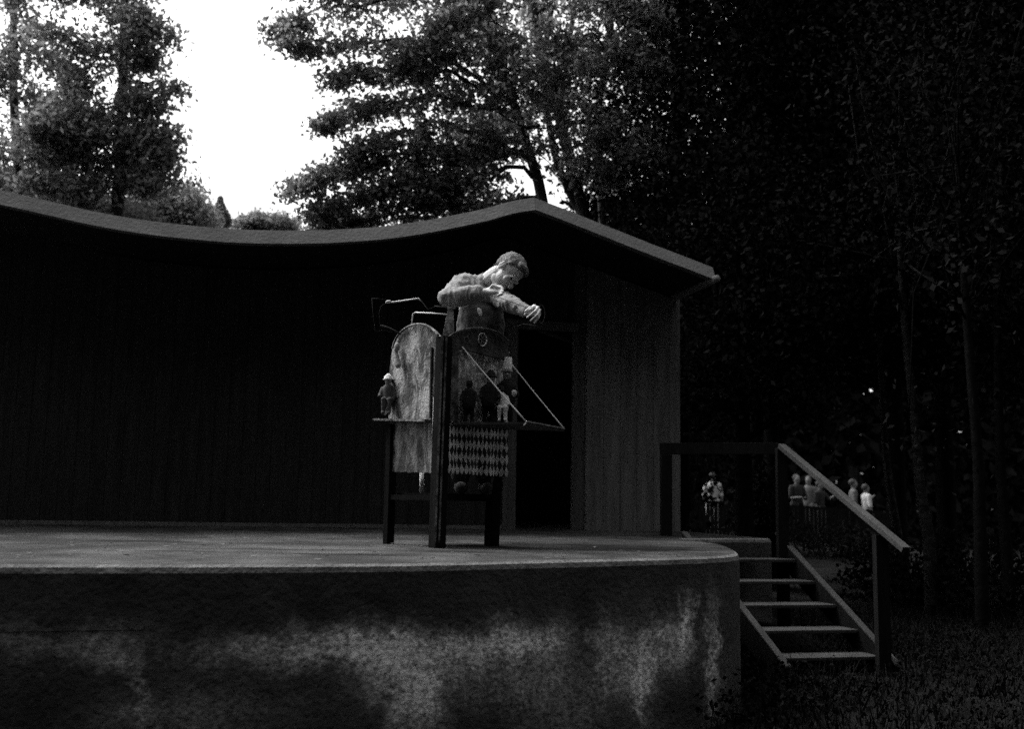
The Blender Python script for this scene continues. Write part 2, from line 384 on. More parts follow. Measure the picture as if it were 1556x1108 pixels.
outline = outline+[rb, rc1, rc2, lb, Vector((lb.x-0.5, pts0.y+1, HS))]
n = len(outline)
def inset(poly, t):
    out = []
    ar = sum(poly[i].x*poly[(i+1) % n].y-poly[(i+1) % n].x*poly[i].y for i in range(n))
    sg = 1 if ar > 0 else -1
    for i in range(n):
        a = (poly[i]-poly[i-1]); c = (poly[(i+1) % n]-poly[i])
        na = Vector((-a.y, a.x, 0)).normalized()*sg; nc = Vector((-c.y, c.x, 0)).normalized()*sg
        k = (na+nc).normalized(); out.append(poly[i]+k*t)
    return out
st = root('stage_platform', (0, 6.5, 0), 'curved concrete open-air stage with a lime-streaked damp front wall', 'stage')
b = MB()
r1 = inset(outline, 0.028)
r2 = inset(outline, 0.009)
b.add([p for p in r1], [tuple(range(n))])
def ring(b, A, B):
    b.add(A+B, [(i, (i+1) % n, n+(i+1) % n, n+i) for i in range(n)])
def rough_edge(ps, a): return [p+Vector((a*noise.noise(p*5), a*noise.noise(p*5+Vector((9, 0, 0))), a*.6*noise.noise(p*7+Vector((3, 3, 3))))) for p in ps]
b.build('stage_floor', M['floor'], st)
b = MB()
A = [Vector((p.x, p.y, HS)) for p in r1]; B = [Vector((p.x, p.y, HS-0.010)) for p in r2]; D = [Vector((p.x, p.y, HS-0.032)) for p in outline]; E = [Vector((p.x, p.y, -0.4)) for p in outline]
Mid = [Vector((p.x, p.y, HS-0.30)) for p in outline]
ring(b, A, B); ring(b, B, D)
b.build('stage_rim', M['rim'], st, smooth=True)
b = MB(); ring(b, [p+Vector((0, 0, 0)) for p in D], E)
b.build('front_wall', M['face'], st, smooth=True)
# a formwork ledge low on the left and a small broken hole
b = MB(); q = [pts[i] for i in range(0, 15)]
for i in range(len(q)-1):
    a, c = q[i], q[i+1]; nn = Vector(((c-a).y, -(c-a).x, 0)).normalized()
    if nn.y > 0: nn = -nn
    b.hexa([Vector((a.x, a.y, HS-0.245))-nn*.01, Vector((c.x, c.y, HS-0.245))-nn*.01, Vector((c.x, c.y, HS-0.245))+nn*.002, Vector((a.x, a.y, HS-0.245))+nn*.002],
           [Vector((a.x, a.y, HS-0.229))-nn*.01, Vector((c.x, c.y, HS-0.229))-nn*.01, Vector((c.x, c.y, HS-0.229))+nn*.002, Vector((a.x, a.y, HS-0.229))+nn*.002])
b.build('formwork_ridge', M['face'], st)

# ------------------------------------------------------------------ the stage building
def wallpt(px, py, off=0.0): return onplane(px, py, WA+wn*off, wn)
OV = 1.0
fas_px = [(-420, 205), (-280, 237), (-130, 266), (0, 295), (75, 312), (150, 329), (225, 341.5), (300, 350), (365, 355), (430, 356.5), (490, 356), (550, 353), (600, 348.5), (650, 341), (700, 331.5), (740, 323), (780, 312)]
top = [onplane(px, py-9, WA+wn*OV, wn) for px, py in fas_px]
top = catmull(top+[onplane(814, 297.5, WA+wn*OV, wn)], 4)
top += [onplane(px, py, WA+wn*OV, wn) for px, py in [(858, 314), (900, 331), (950, 351), (1000, 371), (1045, 388), (1087, 404.5)]]
def srel(p): return (p-WA).dot(wd)
S = [srel(p) for p in top]; Z = [p.z for p in top]
FT = 0.125
def roofz(s): return float(np.interp(s, S, Z))-FT-0.012
bl = root('stage_building', (WA+wd*3)-wn*1.5, 'dark board-clad stage building with a swooping pale-edged roof', 'building')
b = MB(); back = -wn*(OV+3.5)
b1 = MB()
for i in range(len(top)-1):
    a, c = top[i], top[i+1]; u = Vector((0, 0, FT)); dn = Vector((0, 0, 0.0))
    a2, c2 = a-wn*0.035, c-wn*0.035
    tb_ = -wn*.055
    b1.hexa([a-u, c-u, c2-u+tb_, a2-u+tb_], [a+tb_, c+tb_, c2+tb_, a2+tb_])
    a2, c2 = a2-wn*.06, c2-wn*.06; a3, c3 = a2-u*0.15, c2-u*0.15
    b.hexa([a2-u*.9, c2-u*.9, c2-u*.9+back, a2-u*.9+back], [a3, c3, c3+back, a3+back])
b.build('roof', M['soffit'], bl)
b1.build('fascia', M['fascia'], bl)
e = top[-1]
MB().tube([e-Vector((0, 0, .12))+wn*0.03+wd*0.0, e-Vector((0, 0, .12))-wn*3.8+wd*0.0], 0.035, 10).build('gutter', M['fascia'], bl, smooth=True)
def planks(b, s0, s1, off, zb=None, zt=None, w=0.125, lean=0.0, thick=0.03):
    s = s0; k = 0
    while s < s1-1e-3:
        e = min(s+w, s1); j = 0.002*math.sin(k*12.9)
        def pt(ss, z, o): q = WA+wd*ss+wn*o; return Vector((q.x, q.y, z))
        z0 = HS if zb is None else zb; g = 0.0018
        ta = roofz(s+g) if zt is None else zt; tb = roofz(e-g) if zt is None else zt
        b.hexa([pt(s+g, z0, off+j), pt(e-g, z0, off+j), pt(e-g, z0, off-thick), pt(s+g, z0, off-thick)],
               [pt(s+g, ta, off+j), pt(e-g, tb, off+j), pt(e-g, tb, off-thick), pt(s+g, ta, off-thick)])
        s = e; k += 1
    # backing sheet
    def bp(ss, z, o): q = WA+wd*ss+wn*o; return Vector((q.x, q.y, z))
    kk = 12
    for i in range(kk):
        a = s0+(s1-s0)*i/kk; c = s0+(s1-s0)*(i+1)/kk
        ta = roofz(a) if zt is None else zt; tc_ = roofz(c) if zt is None else zt
        b.hexa([bp(a, z0, off-thick-.002), bp(c, z0, off-thick-.002), bp(c, z0, off-thick-.03), bp(a, z0, off-thick-.03)],
               [bp(a, ta, off-thick-.002), bp(c, tc_, off-thick-.002), bp(c, tc_, off-thick-.03), bp(a, ta, off-thick-.03)])
sD0 = srel(wallpt(784, 650)); sD1 = srel(wallpt(871, 650)); sP = srel(wallpt(889, 600)); sR = srel(wallpt(1030, 620))
zD = wallpt(829, 503).z
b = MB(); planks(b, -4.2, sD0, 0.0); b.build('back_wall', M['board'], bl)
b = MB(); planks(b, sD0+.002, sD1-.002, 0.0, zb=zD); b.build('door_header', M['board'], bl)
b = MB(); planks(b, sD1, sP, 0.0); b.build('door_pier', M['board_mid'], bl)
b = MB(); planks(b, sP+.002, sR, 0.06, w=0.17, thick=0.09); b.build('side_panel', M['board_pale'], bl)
# room behind the door
b = MB()
def bp(ss, z, o): q = WA+wd*ss+wn*o; return Vector((q.x, q.y, z))
for (a, c, o0, o1) in ((-4.2, -4.14, -.07, -3.3), (sR-.06, sR, -.07, -3.3)):
    b.hexa([bp(a, HS, o0), bp(c, HS, o0), bp(c, HS, o1), bp(a, HS, o1)], [bp(a, roofz(a), o0), bp(c, roofz(c), o0), bp(c, roofz(c), o1), bp(a, roofz(a), o1)])
kk = 40; 
for i in range(kk):
    a = -4.14+(sR-.06+4.14)*i/kk; c = -4.14+(sR-.06+4.14)*(i+1)/kk
    b.hexa([bp(a, HS, -3.22), bp(c, HS, -3.22), bp(c, HS, -3.3), bp(a, HS, -3.3)], [bp(a, roofz(a), -3.22), bp(c, roofz(c), -3.22), bp(c, roofz(c), -3.3), bp(a, roofz(a), -3.3)])
b.build('rear_walls', M['board'], bl)
b = MB()
z1 = zD+.09
sJ = srel(wallpt(764, 690))
b.hexa([bp(sJ, HS, .012), bp(sD0, HS, .012), bp(sD0, HS, .035), bp(sJ, HS, .035)], [bp(sJ, zD, .012), bp(sD0, zD, .012), bp(sD0, zD, .035), bp(sJ, zD, .035)])
b.hexa([bp(sJ, zD+.003, .012), bp(sD1+.05, zD+.003, .012), bp(sD1+.05, zD+.003, .035), bp(sJ, zD+.003, .035)], [bp(sJ, z1, .012), bp(sD1+.05, z1, .012), bp(sD1+.05, z1, .035), bp(sJ, z1, .035)])
b.build('door_frame', M['board_mid'], bl)
b = MB(); b.hexa([bp(-4.2, HS+.002, .012), bp(sJ-.01, HS+.002, .012), bp(sJ-.01, HS+.002, .04), bp(-4.2, HS+.002, .04)], [bp(-4.2, HS+.035, .012), bp(sJ-.01, HS+.035, .012), bp(sJ-.01, HS+.035, .04), bp(-4.2, HS+.035, .04)])
b.build('skirting', M['board_pale'], bl)

# ------------------------------------------------------------------ stairs and hand rail
RISE = 0.15
tl5 = G(1185, 1001, HS-5*RISE); tr5 = G(1340, 998, HS-5*RISE); tr1 = G(1210, 850.5, HS-RISE)
wv = tr5-tl5; tl1 = tr1-wv
stairs = root('wooden_stairs', (tl5+tr5)/2, 'open wooden stairs climbing to the right end of the stage', 'stairs')
stairs.location.z = 0; ROOTLOC[stairs.name] = stairs.location.copy()
for k in range(1, 6):
    t = (k-1)/4; a = tl1.lerp(tl5, t); c = tr1.lerp(tr5, t); bd = Vector((-wv.y, wv.x, 0)).normalized()*0.24
    a.z = c.z = HS-k*RISE
    u = Vector((0, 0, .024))
    MB().hexa([a-u, c-u, c-u+bd, a-u+bd], [a, c, c+bd, a+bd]).build('tread', M['wood_step'], stairs, bevel=0.006)
run = (tr5-tr1)/4
def stringer(p1, p5, side):
    a = p1-run*1.15; a.z = HS+.035; c = p5+run*0.55; c.z = HS-5.55*RISE+.035
    sd = wv.normalized()*0.04*side; dn = Vector((0, 0, .20))
    k_ = Vector((0, 0, .016)); e_ = wv.normalized()*.004*side
    MB().hexa([a-e_, c-e_, c+sd+e_, a+sd+e_], [a-e_+k_, c-e_+k_, c+sd+e_+k_, a+sd+e_+k_]).build('stringer_cap', M['wood_step'], stairs, bevel=0.003)
    k_ = Vector((0, 0, .002)); return MB().hexa([a-dn, c-dn, c-dn+sd, a-dn+sd], [a-k_, c-k_, c+sd-k_, a+sd-k_]).build('stringer', M['wood_dark'], stairs)
stringer(tr1+wv.normalized()*.002, tr5+wv.normalized()*.002, 1); stringer(tl1-wv.normalized()*.002, tl5-wv.normalized()*.002, -1)

hr = root('hand_rail', G(1187, 818), 'dark timber hand rail sloping down beside the wooden stairs', 'hand rail')
pt_top = P(1187, 681, 8.55); 
b = MB().beam(Vector((pt_top.x, pt_top.y, 0.1)), Vector((pt_top.x, pt_top.y, pt_top.z)), .085, .085, Vector((0, 1, 0))); b.build('post', M['wood_dark'], hr, bevel=.004)
lowp = P(1337, 806, 7.35)
MB().beam(Vector((lowp.x, lowp.y, -.1)), lowp-Vector((0, 0, .03)), .085, .085, Vector((0, 1, 0))).build('post', M['wood_dark'], hr, bevel=.004)
MB().beam(P(1187, 678, 8.5), P(1377, 836, 7.05), .06, .04).build('sloping_rail', M['wood_step'], hr, bevel=.005)
rl = P(1003, 682, 8.9)
MB().beam(rl, P(1184, 682, 8.6), .05, .095).build('top_rail', M['wood_dark'], hr, bevel=.004)
MB().beam(Vector((rl.x+.05, rl.y, HS)), Vector((rl.x+.05, rl.y, rl.z-.05)), .09, .09, Vector((0, 1, 0))).build('post', M['wood_dark'], hr, bevel=.004)

# bank of earth under the stairs
bk = MB(); q0 = G(1215, 960, 0.25); 
for i in range(15):
    for j in range(9):
        u_, v_ = i/14, j/8; x = q0.x-1.1+2.0*u_; y = q0.y+.15+1.5*v_
        bk.v.append(Vector((x, y, 0.62*math.sin(math.pi*min(1, max(0, v_*.5+.02)))*max(0, 1-u_*1.1)**.8-.05+.03*noise.noise(Vector((x*4, y*4, 0))))))
bk.f = [(j+i*9, j+1+i*9, j+1+(i+1)*9, j+(i+1)*9) for i in range(14) for j in range(8)]
tag(bk.build('earth_bank', M['soil'], smooth=True), kind='structure')

# ------------------------------------------------------------------ the puppet booth
fc = G(664, 833); fl = G(590, 827); fr_ = G(750, 830)
uu = (fl-fc).normalized(); ww = Vector((-uu.y, uu.x, 0)); 
if ww.x < 0: ww = -ww
LL = (fl-fc).length; LR = (fr_-fc).dot(ww)+.015
nl = -ww; nr = -uu                                  # outward normals: left face looks to -ww, right face to -uu
bo = root('puppet_booth', fc+(uu*LL+ww*LR)/2, 'worn arched puppet booth on square legs with a harlequin skirt', 'puppet booth')
def LP(px, py, o=0.0): return onplane(px, py, fc+nl*o, nl)
def RP(px, py, o=0.0): return onplane(px, py, fc+nr*o, nr)
pz = P(672, 512, fc.y).z
lean = P(675, 512, fc.y); 
def leg(base, topz, w, topx=0.0):
    b_ = base.copy(); t_ = base+Vector((0, 0, topz-base.z)); t_.x += topx
    return MB().beam(b_, t_, w, w, ww).build('leg', M['leg'], bo, bevel=.004)
cp = MB().beam(fc, Vector((lean.x, fc.y, pz)), .072, .072, ww); cp.build('corner_post', M['post'], bo, bevel=.006)
b = MB()
for o_, w_ in ((.0, .01),):
    a = Vector((fc.x-.008, fc.y-.05, HS+.03)); c = Vector((lean.x-.006, fc.y-.05, pz-.01)); b.beam(a, c, .008, .012)
    b.beam(a+Vector((.022, .004, 0)), c+Vector((.022, .004, 0)), .006, .01)
b.build('post_moulding', M['paint_dim'], bo)
zt = P(600, 640, 6.3).z
leg(fl+uu*.0, LP(590, 645).z, .05, .0); leg(fr_+uu*.02, RP(750, 655).z, .066, .012)
bkl = G(664, 833)*1.0; bkl = EYE+(fc-EYE)*1.075; leg(Vector((bkl.x, bkl.y, HS)), zt, .05, .0)
# rails and the foot board the puppeteer stands on
zr = P(664, 757, fc.y+.15).z
MB().beam(fl+Vector((0, 0, zr-HS)), fc+Vector((0, 0, zr-HS)), .03, .03).build('rail', M['leg'], bo)
MB().beam(fc+Vector((0, 0, zr-HS)), fr_+Vector((0, 0, zr-HS)), .03, .03).build('rail', M['leg'], bo)
cc = fc+uu*LL/2+ww*LR/2
MB().box((cc.x, cc.y, zr+.014), LL-.06, LR-.06, .025, uu, ww).build('foot_board', M['leg'], bo)
# left face
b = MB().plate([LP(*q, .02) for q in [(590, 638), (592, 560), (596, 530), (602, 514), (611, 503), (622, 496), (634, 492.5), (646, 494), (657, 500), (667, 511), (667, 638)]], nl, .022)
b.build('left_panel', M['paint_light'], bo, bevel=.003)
# rim of the left arch
rimp = [LP(*q, .032) for q in [(596, 530), (602, 514), (611, 503), (622, 496), (634, 492.5), (646, 494), (657, 500), (666, 510)]]
MB().tube(catmull(rimp, 3), .007, 6).build('arch_moulding', M['paint_light'], bo, smooth=True)
MB().beam(LP(656, 528, .028), LP(654, 636, .028), .012, .012).build('slot_batten', M['black'], bo)
MB().beam(LP(660.5, 604, .026), LP(659, 660, .026), .022, .006, nl).build('white_strip', M['white_cloth'], bo)
b = MB().hexa([LP(577, 640, .0), LP(661, 642, .0), LP(661, 642, .0)+nl*.07, LP(581, 640, .0)+nl*.07],
              [LP(577, 637, .0), LP(661, 638.5, .0), LP(661, 638.5, .0)+nl*.07, LP(581, 637, .0)+nl*.07])
b.build('left_shelf', M['paint_dim'], bo)
def curtain(name, pl, corners, o, mt, folds, amp, nx_=40, nz_=16, ragged=.006):
    tlc, trc, brc, blc = [pl(*c, o) for c in corners]; nn = nl if pl is LP else nr
    W_ = (trc-tlc).length; H_ = (tlc-blc).length
    me = MB(); 
    for j in range(nz_+1):
        for i in range(nx_+1):
            s, t = i/nx_, j/nz_
            p = tlc.lerp(trc, s).lerp(blc.lerp(brc, s), t)
            p = p+nn*(amp*(math.sin(s*folds*6.28+.8*math.sin(t*2))*(.35+.65*t)+.5*noise.noise(Vector((s*6, t*4, 1)))))
            if j == nz_: p.z += ragged*noise.noise(Vector((s*9, 3, 2)))
            me.v.append(p)
    k = nx_+1
    me.f = [(j*k+i, j*k+i+1, (j+1)*k+i+1, (j+1)*k+i) for j in range(nz_) for i in range(nx_)]
    front = len(me.v); me.v += [p-nn*.003 for p in me.v[:front]]; me.f += [tuple(front+x for x in f[::-1]) for f in me.f[:]]
    mm = me.mesh(name); uvl = mm.uv_layers.new(name='UVMap')
    for lp in mm.loops:
        vi = lp.vertex_index % front; uvl.data[lp.index].uv = ((vi % k)/nx_*W_, -(vi//k)/nz_*H_)
    return finish(name, mm, mt, bo, True)
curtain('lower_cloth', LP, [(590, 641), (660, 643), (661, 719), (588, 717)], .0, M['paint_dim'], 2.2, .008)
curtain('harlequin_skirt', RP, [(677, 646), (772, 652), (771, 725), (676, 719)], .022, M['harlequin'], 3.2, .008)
# right face: arch above, opening with painted backcloth
arch = [(682, 545), (682, 512), (691, 506), (704, 501.5), (718, 499), (733, 499), (748, 502), (761, 508), (772, 518), (776, 549)]
MB().plate([RP(*q, .02) for q in [(682, 640.5), (682, 541), (697, 541), (697, 641.5)]], nr, .022).build('left_stile', M['paint_dim'], bo, bevel=.003)
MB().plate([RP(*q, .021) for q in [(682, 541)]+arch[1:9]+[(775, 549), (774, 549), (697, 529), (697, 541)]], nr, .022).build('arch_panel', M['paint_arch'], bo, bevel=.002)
MB().tube(catmull([RP(*q, .034) for q in arch[1:9]], 3), .006, 6).build('arch_moulding', M['paint_dim'], bo, smooth=True)
# rosette ornament
def ringo(c, r, t, nm, mt, zs=1.25):
    pp = [c+ww*(r*math.cos(a))+Vector((0, 0, zs*r*math.sin(a))) for a in np.linspace(0, 2*math.pi, 21)]
    return MB().tube(pp, t, 6).build(nm, mt, bo, smooth=True)
c0 = RP(733, 516, .026)
ringo(c0, .030, .0035, 'rosette', M['paint_scene'])
b = MB()
for k in range(6):
    a = k*math.pi/3; b.caps(c0+ww*(.007*math.cos(a))+Vector((0, 0, .009*math.sin(a))), .003, c0+ww*(.022*math.cos(a))+Vector((0, 0, .026*math.sin(a))), .005, 8)
b.build('rosette', M['paint_dim'], bo, smooth=True)
c1 = RP(709, 517, .026); ringo(c1, .016, .003, 'scroll_ornament', M['paint_dim'])
MB().plate([RP(*q, -.015) for q in [(688, 645), (690, 520), (774, 535), (773, 650)]], nr, .01).build('painted_backcloth', M['paint_scene'], bo)
a, c = RP(686, 642), RP(775, 650); sh_o = .10
MB().hexa([a+nr*sh_o-Vector((0, 0, .015)), c+nr*sh_o-Vector((0, 0, .015)), c-nr*.11-Vector((0, 0, .015)), a-nr*.11-Vector((0, 0, .015))], [a+nr*sh_o, c+nr*sh_o, c-nr*.11, a-nr*.11]).build('stage_shelf', M['paint_dim'], bo)
# drop flap held by two cords
A_ = RP(690, 642, .104); D_ = RP(773, 650, .104); B_ = P(800, 641.5, fc.y-.05); Cc = P(858, 652.5, fc.y+.12)
th = Vector((0, 0, .012))
MB().hexa([A_-th, B_-th, Cc-th, D_-th], [A_, B_, Cc, D_]).build('drop_flap', M['wood_step'], bo)
MB().beam(B_+Vector((0, 0, .004)), Cc+Vector((0, 0, .004)), .008, .008).build('flap_edge', M['puppet_mid'], bo)
def sag(p, q, s=.004): 
    return [p.lerp(q, t)-Vector((0, 0, s*4*t*(1-t))) for t in np.linspace(0, 1, 9)]
MB().tube(sag(RP(702, 527, .03), B_), .0045, 6).build('flap_cord', M['cord'], bo, smooth=True)
MB().tube(sag(RP(773, 548, .03), Cc), .0035, 6).build('flap_cord', M['cord'], bo, smooth=True)
MB().tube([B_, P(796, 647, fc.y-.05)], .004, 6).build('cord_tail', M['cord'], bo)
MB().tube([LP(641, 719, -.15), LP(641, 750, -.15)], .014, 6).build('hanging_rag', M['white_cloth'], bo, smooth=True)
# tapered spike with bracket and the wire fittings on top
p = [P(*q, fc.y+.02) for q in [(672, 512), (681, 468), (689, 468), (690, 512)]]
MB().plate(p, Vector((0, -1, 0)), .03).build('spire', M['paint_light'], bo, bevel=.003)
MB().beam(P(680, 467.5, fc.y+.02), P(692, 468.5, fc.y+.02), .02, .01).build('spire_cap', M['paint_light'], bo)
def wire(px, nm, mt, r=.0042): 
    return MB().tube([P(*q) for q in px], r, 6).build(nm, mt, bo, smooth=True)
Yl = fc.y+.2
wire([(625.5, 496, Yl), (626.5, 485, Yl), (627.5, 477, Yl), (631, 475, Yl), (655, 476, Yl-.08), (679, 478, fc.y+.05)], 'wire_handle', M['wire'], .0045)
wire([(588, 459.5, Yl), (595, 459.5, Yl), (620, 456, Yl-.05), (636, 453.5, Yl-.08), (639, 457, Yl-.08)], 'wire_crank', M['wire'], .0048)
MB().ell(P(590, 458.5, Yl), (.018, .010, .010), (Vector((.95, 0, .2)), Vector((0, 1, 0)), Vector((-.2, 0, .95)))).build('crank_knob', M['white_cloth'], bo, smooth=True)
wire([(565, 453, Yl), (586, 455, Yl)], 'thin_wire', M['wire_dim'], .0013)
wire([(565, 453, Yl), (567, 480, Yl), (570, 504, Yl), (584, 502, Yl), (603, 506, Yl)], 'thin_wire', M['wire_dim'], .0013)
wire([(588, 460, Yl), (579, 465, Yl), (576, 476, Yl), (577, 492, Yl), (603, 505, Yl)], 'thin_wire', M['wire_dim'], .0013)
wire([(578, 494.5, Yl), (590, 498, Yl), (602, 504, Yl), (609, 508, Yl)], 'wire_arm', M['wire_dim'], .0055)
wire([(640, 457, Yl), (650, 470, Yl), (672, 462, Yl-.1)], 'thin_wire', M['wire_dim'], .0015)
wire([(660, 465, fc.y+.05), (682, 468, fc.y+.02)], 'thin_wire', M['wire_dim'], .003)
Yr = fc.y+.3
wire([(771, 505, Yr), (780, 498, Yr), (795, 493, Yr), (805, 494, Yr), (817, 496, Yr)], 'wire_arm', M['wire_dim'], .0035)

# ------------------------------------------------------------------ puppets
def puppet(nm, label, base, h, top, hat, body, face, lean=0.0, sit=False, hand=None, hatm=None):
    r_ = root(nm, base, label, 'puppet', 'small puppets set out on the booth')
    x = Vector((1, 0, 0)); z = Vector((0, 0, 1)); f = Vector((0, -1, 0)); L = x*lean
    hp = base+z*h*.42; ch = base+z*h*.68+L*.6; hd = base+z*h*.86+L
    b = MB(); b.caps(hp, h*.15, ch, h*.12); b.caps(ch, h*.05, hd, h*.05)
    for s in (-1, 1):
        sh = ch+x*s*h*.12; el = sh+x*s*h*.05-z*h*.16+f*.02; wr = hand if (hand is not None and s == 1) else el+f*h*.12-z*h*.02
        b.caps(sh, h*.05, el, h*.042); b.caps(el, h*.042, wr, h*.03)
        kn = hp+x*s*h*.07+(f*h*.22 if sit else -z*h*.2); ft = kn-z*h*(.30 if sit else .2); 
        if sit: ft.z = max(ft.z, base.z+h*.03)
        b.caps(hp+x*s*h*.05, h*.065, kn, h*.055); b.caps(kn, h*.05, ft, h*.04); b.caps(ft, h*.04, ft+f*h*.07, h*.035)
    b.remesh('body', body, h*.016, r_, 2)
    b = MB(); b.ell(hd, (h*.075, h*.08, h*.095)); b.ell(hd+f*h*.085, (h*.018, h*.03, h*.02)); b.ell(hd+f*h*.03-z*h*.06, (h*.04, h*.045, h*.04))
    b.remesh('head', face, h*.012, r_, 2)
    if hat == 'tall':
        MB().tube([hd+z*h*.05, hd+z*h*.10, hd+z*h*.30+x*h*.02], [h*.10, h*.085, h*.06], 12).build('hat', hatm or M['puppet_pale'], r_, smooth=True)
    elif hat == 'cap':
        MB().tube([hd+z*h*.03, hd+z*h*.05, hd+z*h*.10, hd+z*h*.17], [h*.13, h*.10, h*.09, h*.02], 12).build('hat', hatm or M['puppet_pale'], r_, smooth=True)
    if hand is not None: MB().ell(hand, (h*.05, h*.04, h*.06)).build('hand', M['puppet_pale'], r_, smooth=True)
    return r_
def at_shelf(px, o=.0): q = RP(px, 641+(px-690)*.1, o); q.z = A_.z+.001; return q
puppet('puppet', 'black-clad puppet standing leftmost on the booth stage', at_shelf(712, .04), .27, None, None, M['black'], M['black'])
puppet('puppet', 'dark puppet in a dark cap standing behind the near cord', at_shelf(742, .05), .32, None, 'cap', M['black'], M['puppet_mid'], .01, hatm=M['black'])
puppet('puppet', 'large dark puppet with a tall white hat at the right of the booth stage', at_shelf(769, .045), .36, None, 'tall', M['black'], M['puppet_mid'], .0, hand=P(781, 598, at_shelf(769, .045).y-.03))
puppet('puppet', 'pale-clothed puppet sitting in front on the booth stage', at_shelf(763, .078), .25, None, None, M['puppet_pale'], M['black'], -.01, sit=True)
lb_ = LP(588, 637, .05); 
puppet('puppet', 'dark puppet with a white cap on the left ledge of the booth', lb_, .27, None, 'cap', M['apron'], M['puppet_mid'], 0, sit=True, hand=P(585, 627, lb_.y-.05))
tag(MB().ell(LP(603, 528, .05), (.018, .02, .03)).caps(LP(601, 536, .05), .014, LP(605, 555, .05), .02).remesh('glove_puppet', M['puppet_mid'], .004), 'small grey glove puppet hung at the top of the left panel', 'puppet', 'small puppets set out on the booth')

# ------------------------------------------------------------------ the puppeteer
man = root('person', G(712, 829), 'man in a grey shirt bending over the puppet booth with bent arms', 'person')
zf = zr+.03
J = dict(pel=P(727, 562, 6.42), chest=P(731, 482, 6.40), upc=P(727, 452, 6.37), nk=P(733, 436, 6.34),
         rs=P(703, 434, 6.34), re=P(683, 452, 6.12), rw=P(738, 445, 6.05), ls=P(756, 452, 6.30), le=P(777, 462, 6.10), lw=P(803, 475, 5.98))
HF = Vector((.4, -.5, -.75)).normalized(); HU = Vector((.85, -.05, .5)); HU = (HU-HF*HU.dot(HF)).normalized(); HR = HF.cross(HU)
HCn = P(771, 414, 6.22)
def H(f, u, r): return HCn+HF*f+HU*u+HR*r
hax = (HR, HF, HU)
b = MB()
# head
b.ell(H(-.012, .028, 0), (.073, .094, .088), hax, 20, 14)
b.ell(H(.030, -.030, 0), (.060, .060, .080), hax, 18, 12)
b.ell(H(.060, -.088, 0), (.030, .028, .024), hax); b.ell(H(.010, -.075, 0), (.052, .055, .035), hax)
b.caps(H(.083, .002, 0), .009, H(.105, -.033, 0), .012); b.ell(H(.094, -.038, .011), .009); b.ell(H(.094, -.038, -.011), .009)
b.caps(H(.080, .018, .030), .011, H(.085, .018, -.030), .011)
b.ell(H(.087, -.062, 0), (.024, .010, .007), hax); b.ell(H(.085, -.072, 0), (.020, .010, .007), hax)
for s in (-1, 1):
    b.ell(H(.072, -.025, .038*s), (.022, .018, .022), hax); b.ell(H(.077, .002, .031*s), (.014, .011, .009), hax)
    b.ell(H(-.004, -.010, .074*s), (.009, .018, .031), (Vector(HR), (HF-HU*.2).normalized(), HU)); b.ell(H(-.016, -.004, .080*s), (.006, .009, .026), hax)
# neck and trunk
b.caps(J['nk'], .066, H(-.022, -.055, 0), .058)
fd = Vector((0, 1, 0))
b.caps(J['upc'], .098, J['chest'], .125, 16, .70, fd); b.caps(J['chest'], .125, J['pel'], .12, 16, .74, fd)
b.caps(J['rs'], .058, J['ls'], .055); b.caps(J['nk'], .06, J['rs'], .055); b.caps(J['nk'], .06, J['ls'], .052)
b.caps(J['rs'], .054, J['re'], .042); b.caps(J['re'], .041, J['rw'], .027)
b.caps(J['ls'], .052, J['le'], .042); b.caps(J['le'], .041, J['lw'], .026)
# legs, bent at the knee, feet on the foot board inside the booth
feet = []
for s, px in ((-1, 700), (1, 737)):
    hp = J['pel']+Vector((.075*s, 0, -.03)); an = P(px, 745, 6.30); an.z = zf+.075
    kn = hp.lerp(an, .52)+Vector((0, -.06, 0)); feet.append((hp, kn, an))
    b.caps(hp, .085, kn, .056); b.caps(kn, .055, an, .038); b.caps(an-Vector((0, -.03, .035)), .036, an+Vector((.01, -.13, -.045)), .028)
def finger(b, pts_, r=.0088):
    for i in range(len(pts_)-1): b.caps(pts_[i], r*(1-.08*i), pts_[i+1], r*(1-.08*(i+1)), 10)
# right hand: loose fist, palm down, thumb on top
W = J['rw']
kn = [P(752, 435, 6.050), P(755.5, 437, 6.030), P(757.5, 440, 6.015), P(758, 443.5, 6.005)]
for k_ in kn: b.caps(W, .024, k_+(W-k_)*.15, .0125)
for k_, (p1, p2) in zip(kn, [((761, 435.5, 6.025), (765, 439.5, 6.020)), ((764, 439, 6.000), (763, 445.5, 5.995)), ((764.5, 443, 5.985), (760, 448, 5.990)), ((763, 447, 5.980), (756.5, 449, 5.985))]):
    finger(b, [k_, P(*p1), P(*p2)])
finger(b, [W+(kn[0]-W)*.25, P(749, 433.5, 6.020), P(759, 437.5, 6.005)], .0105)
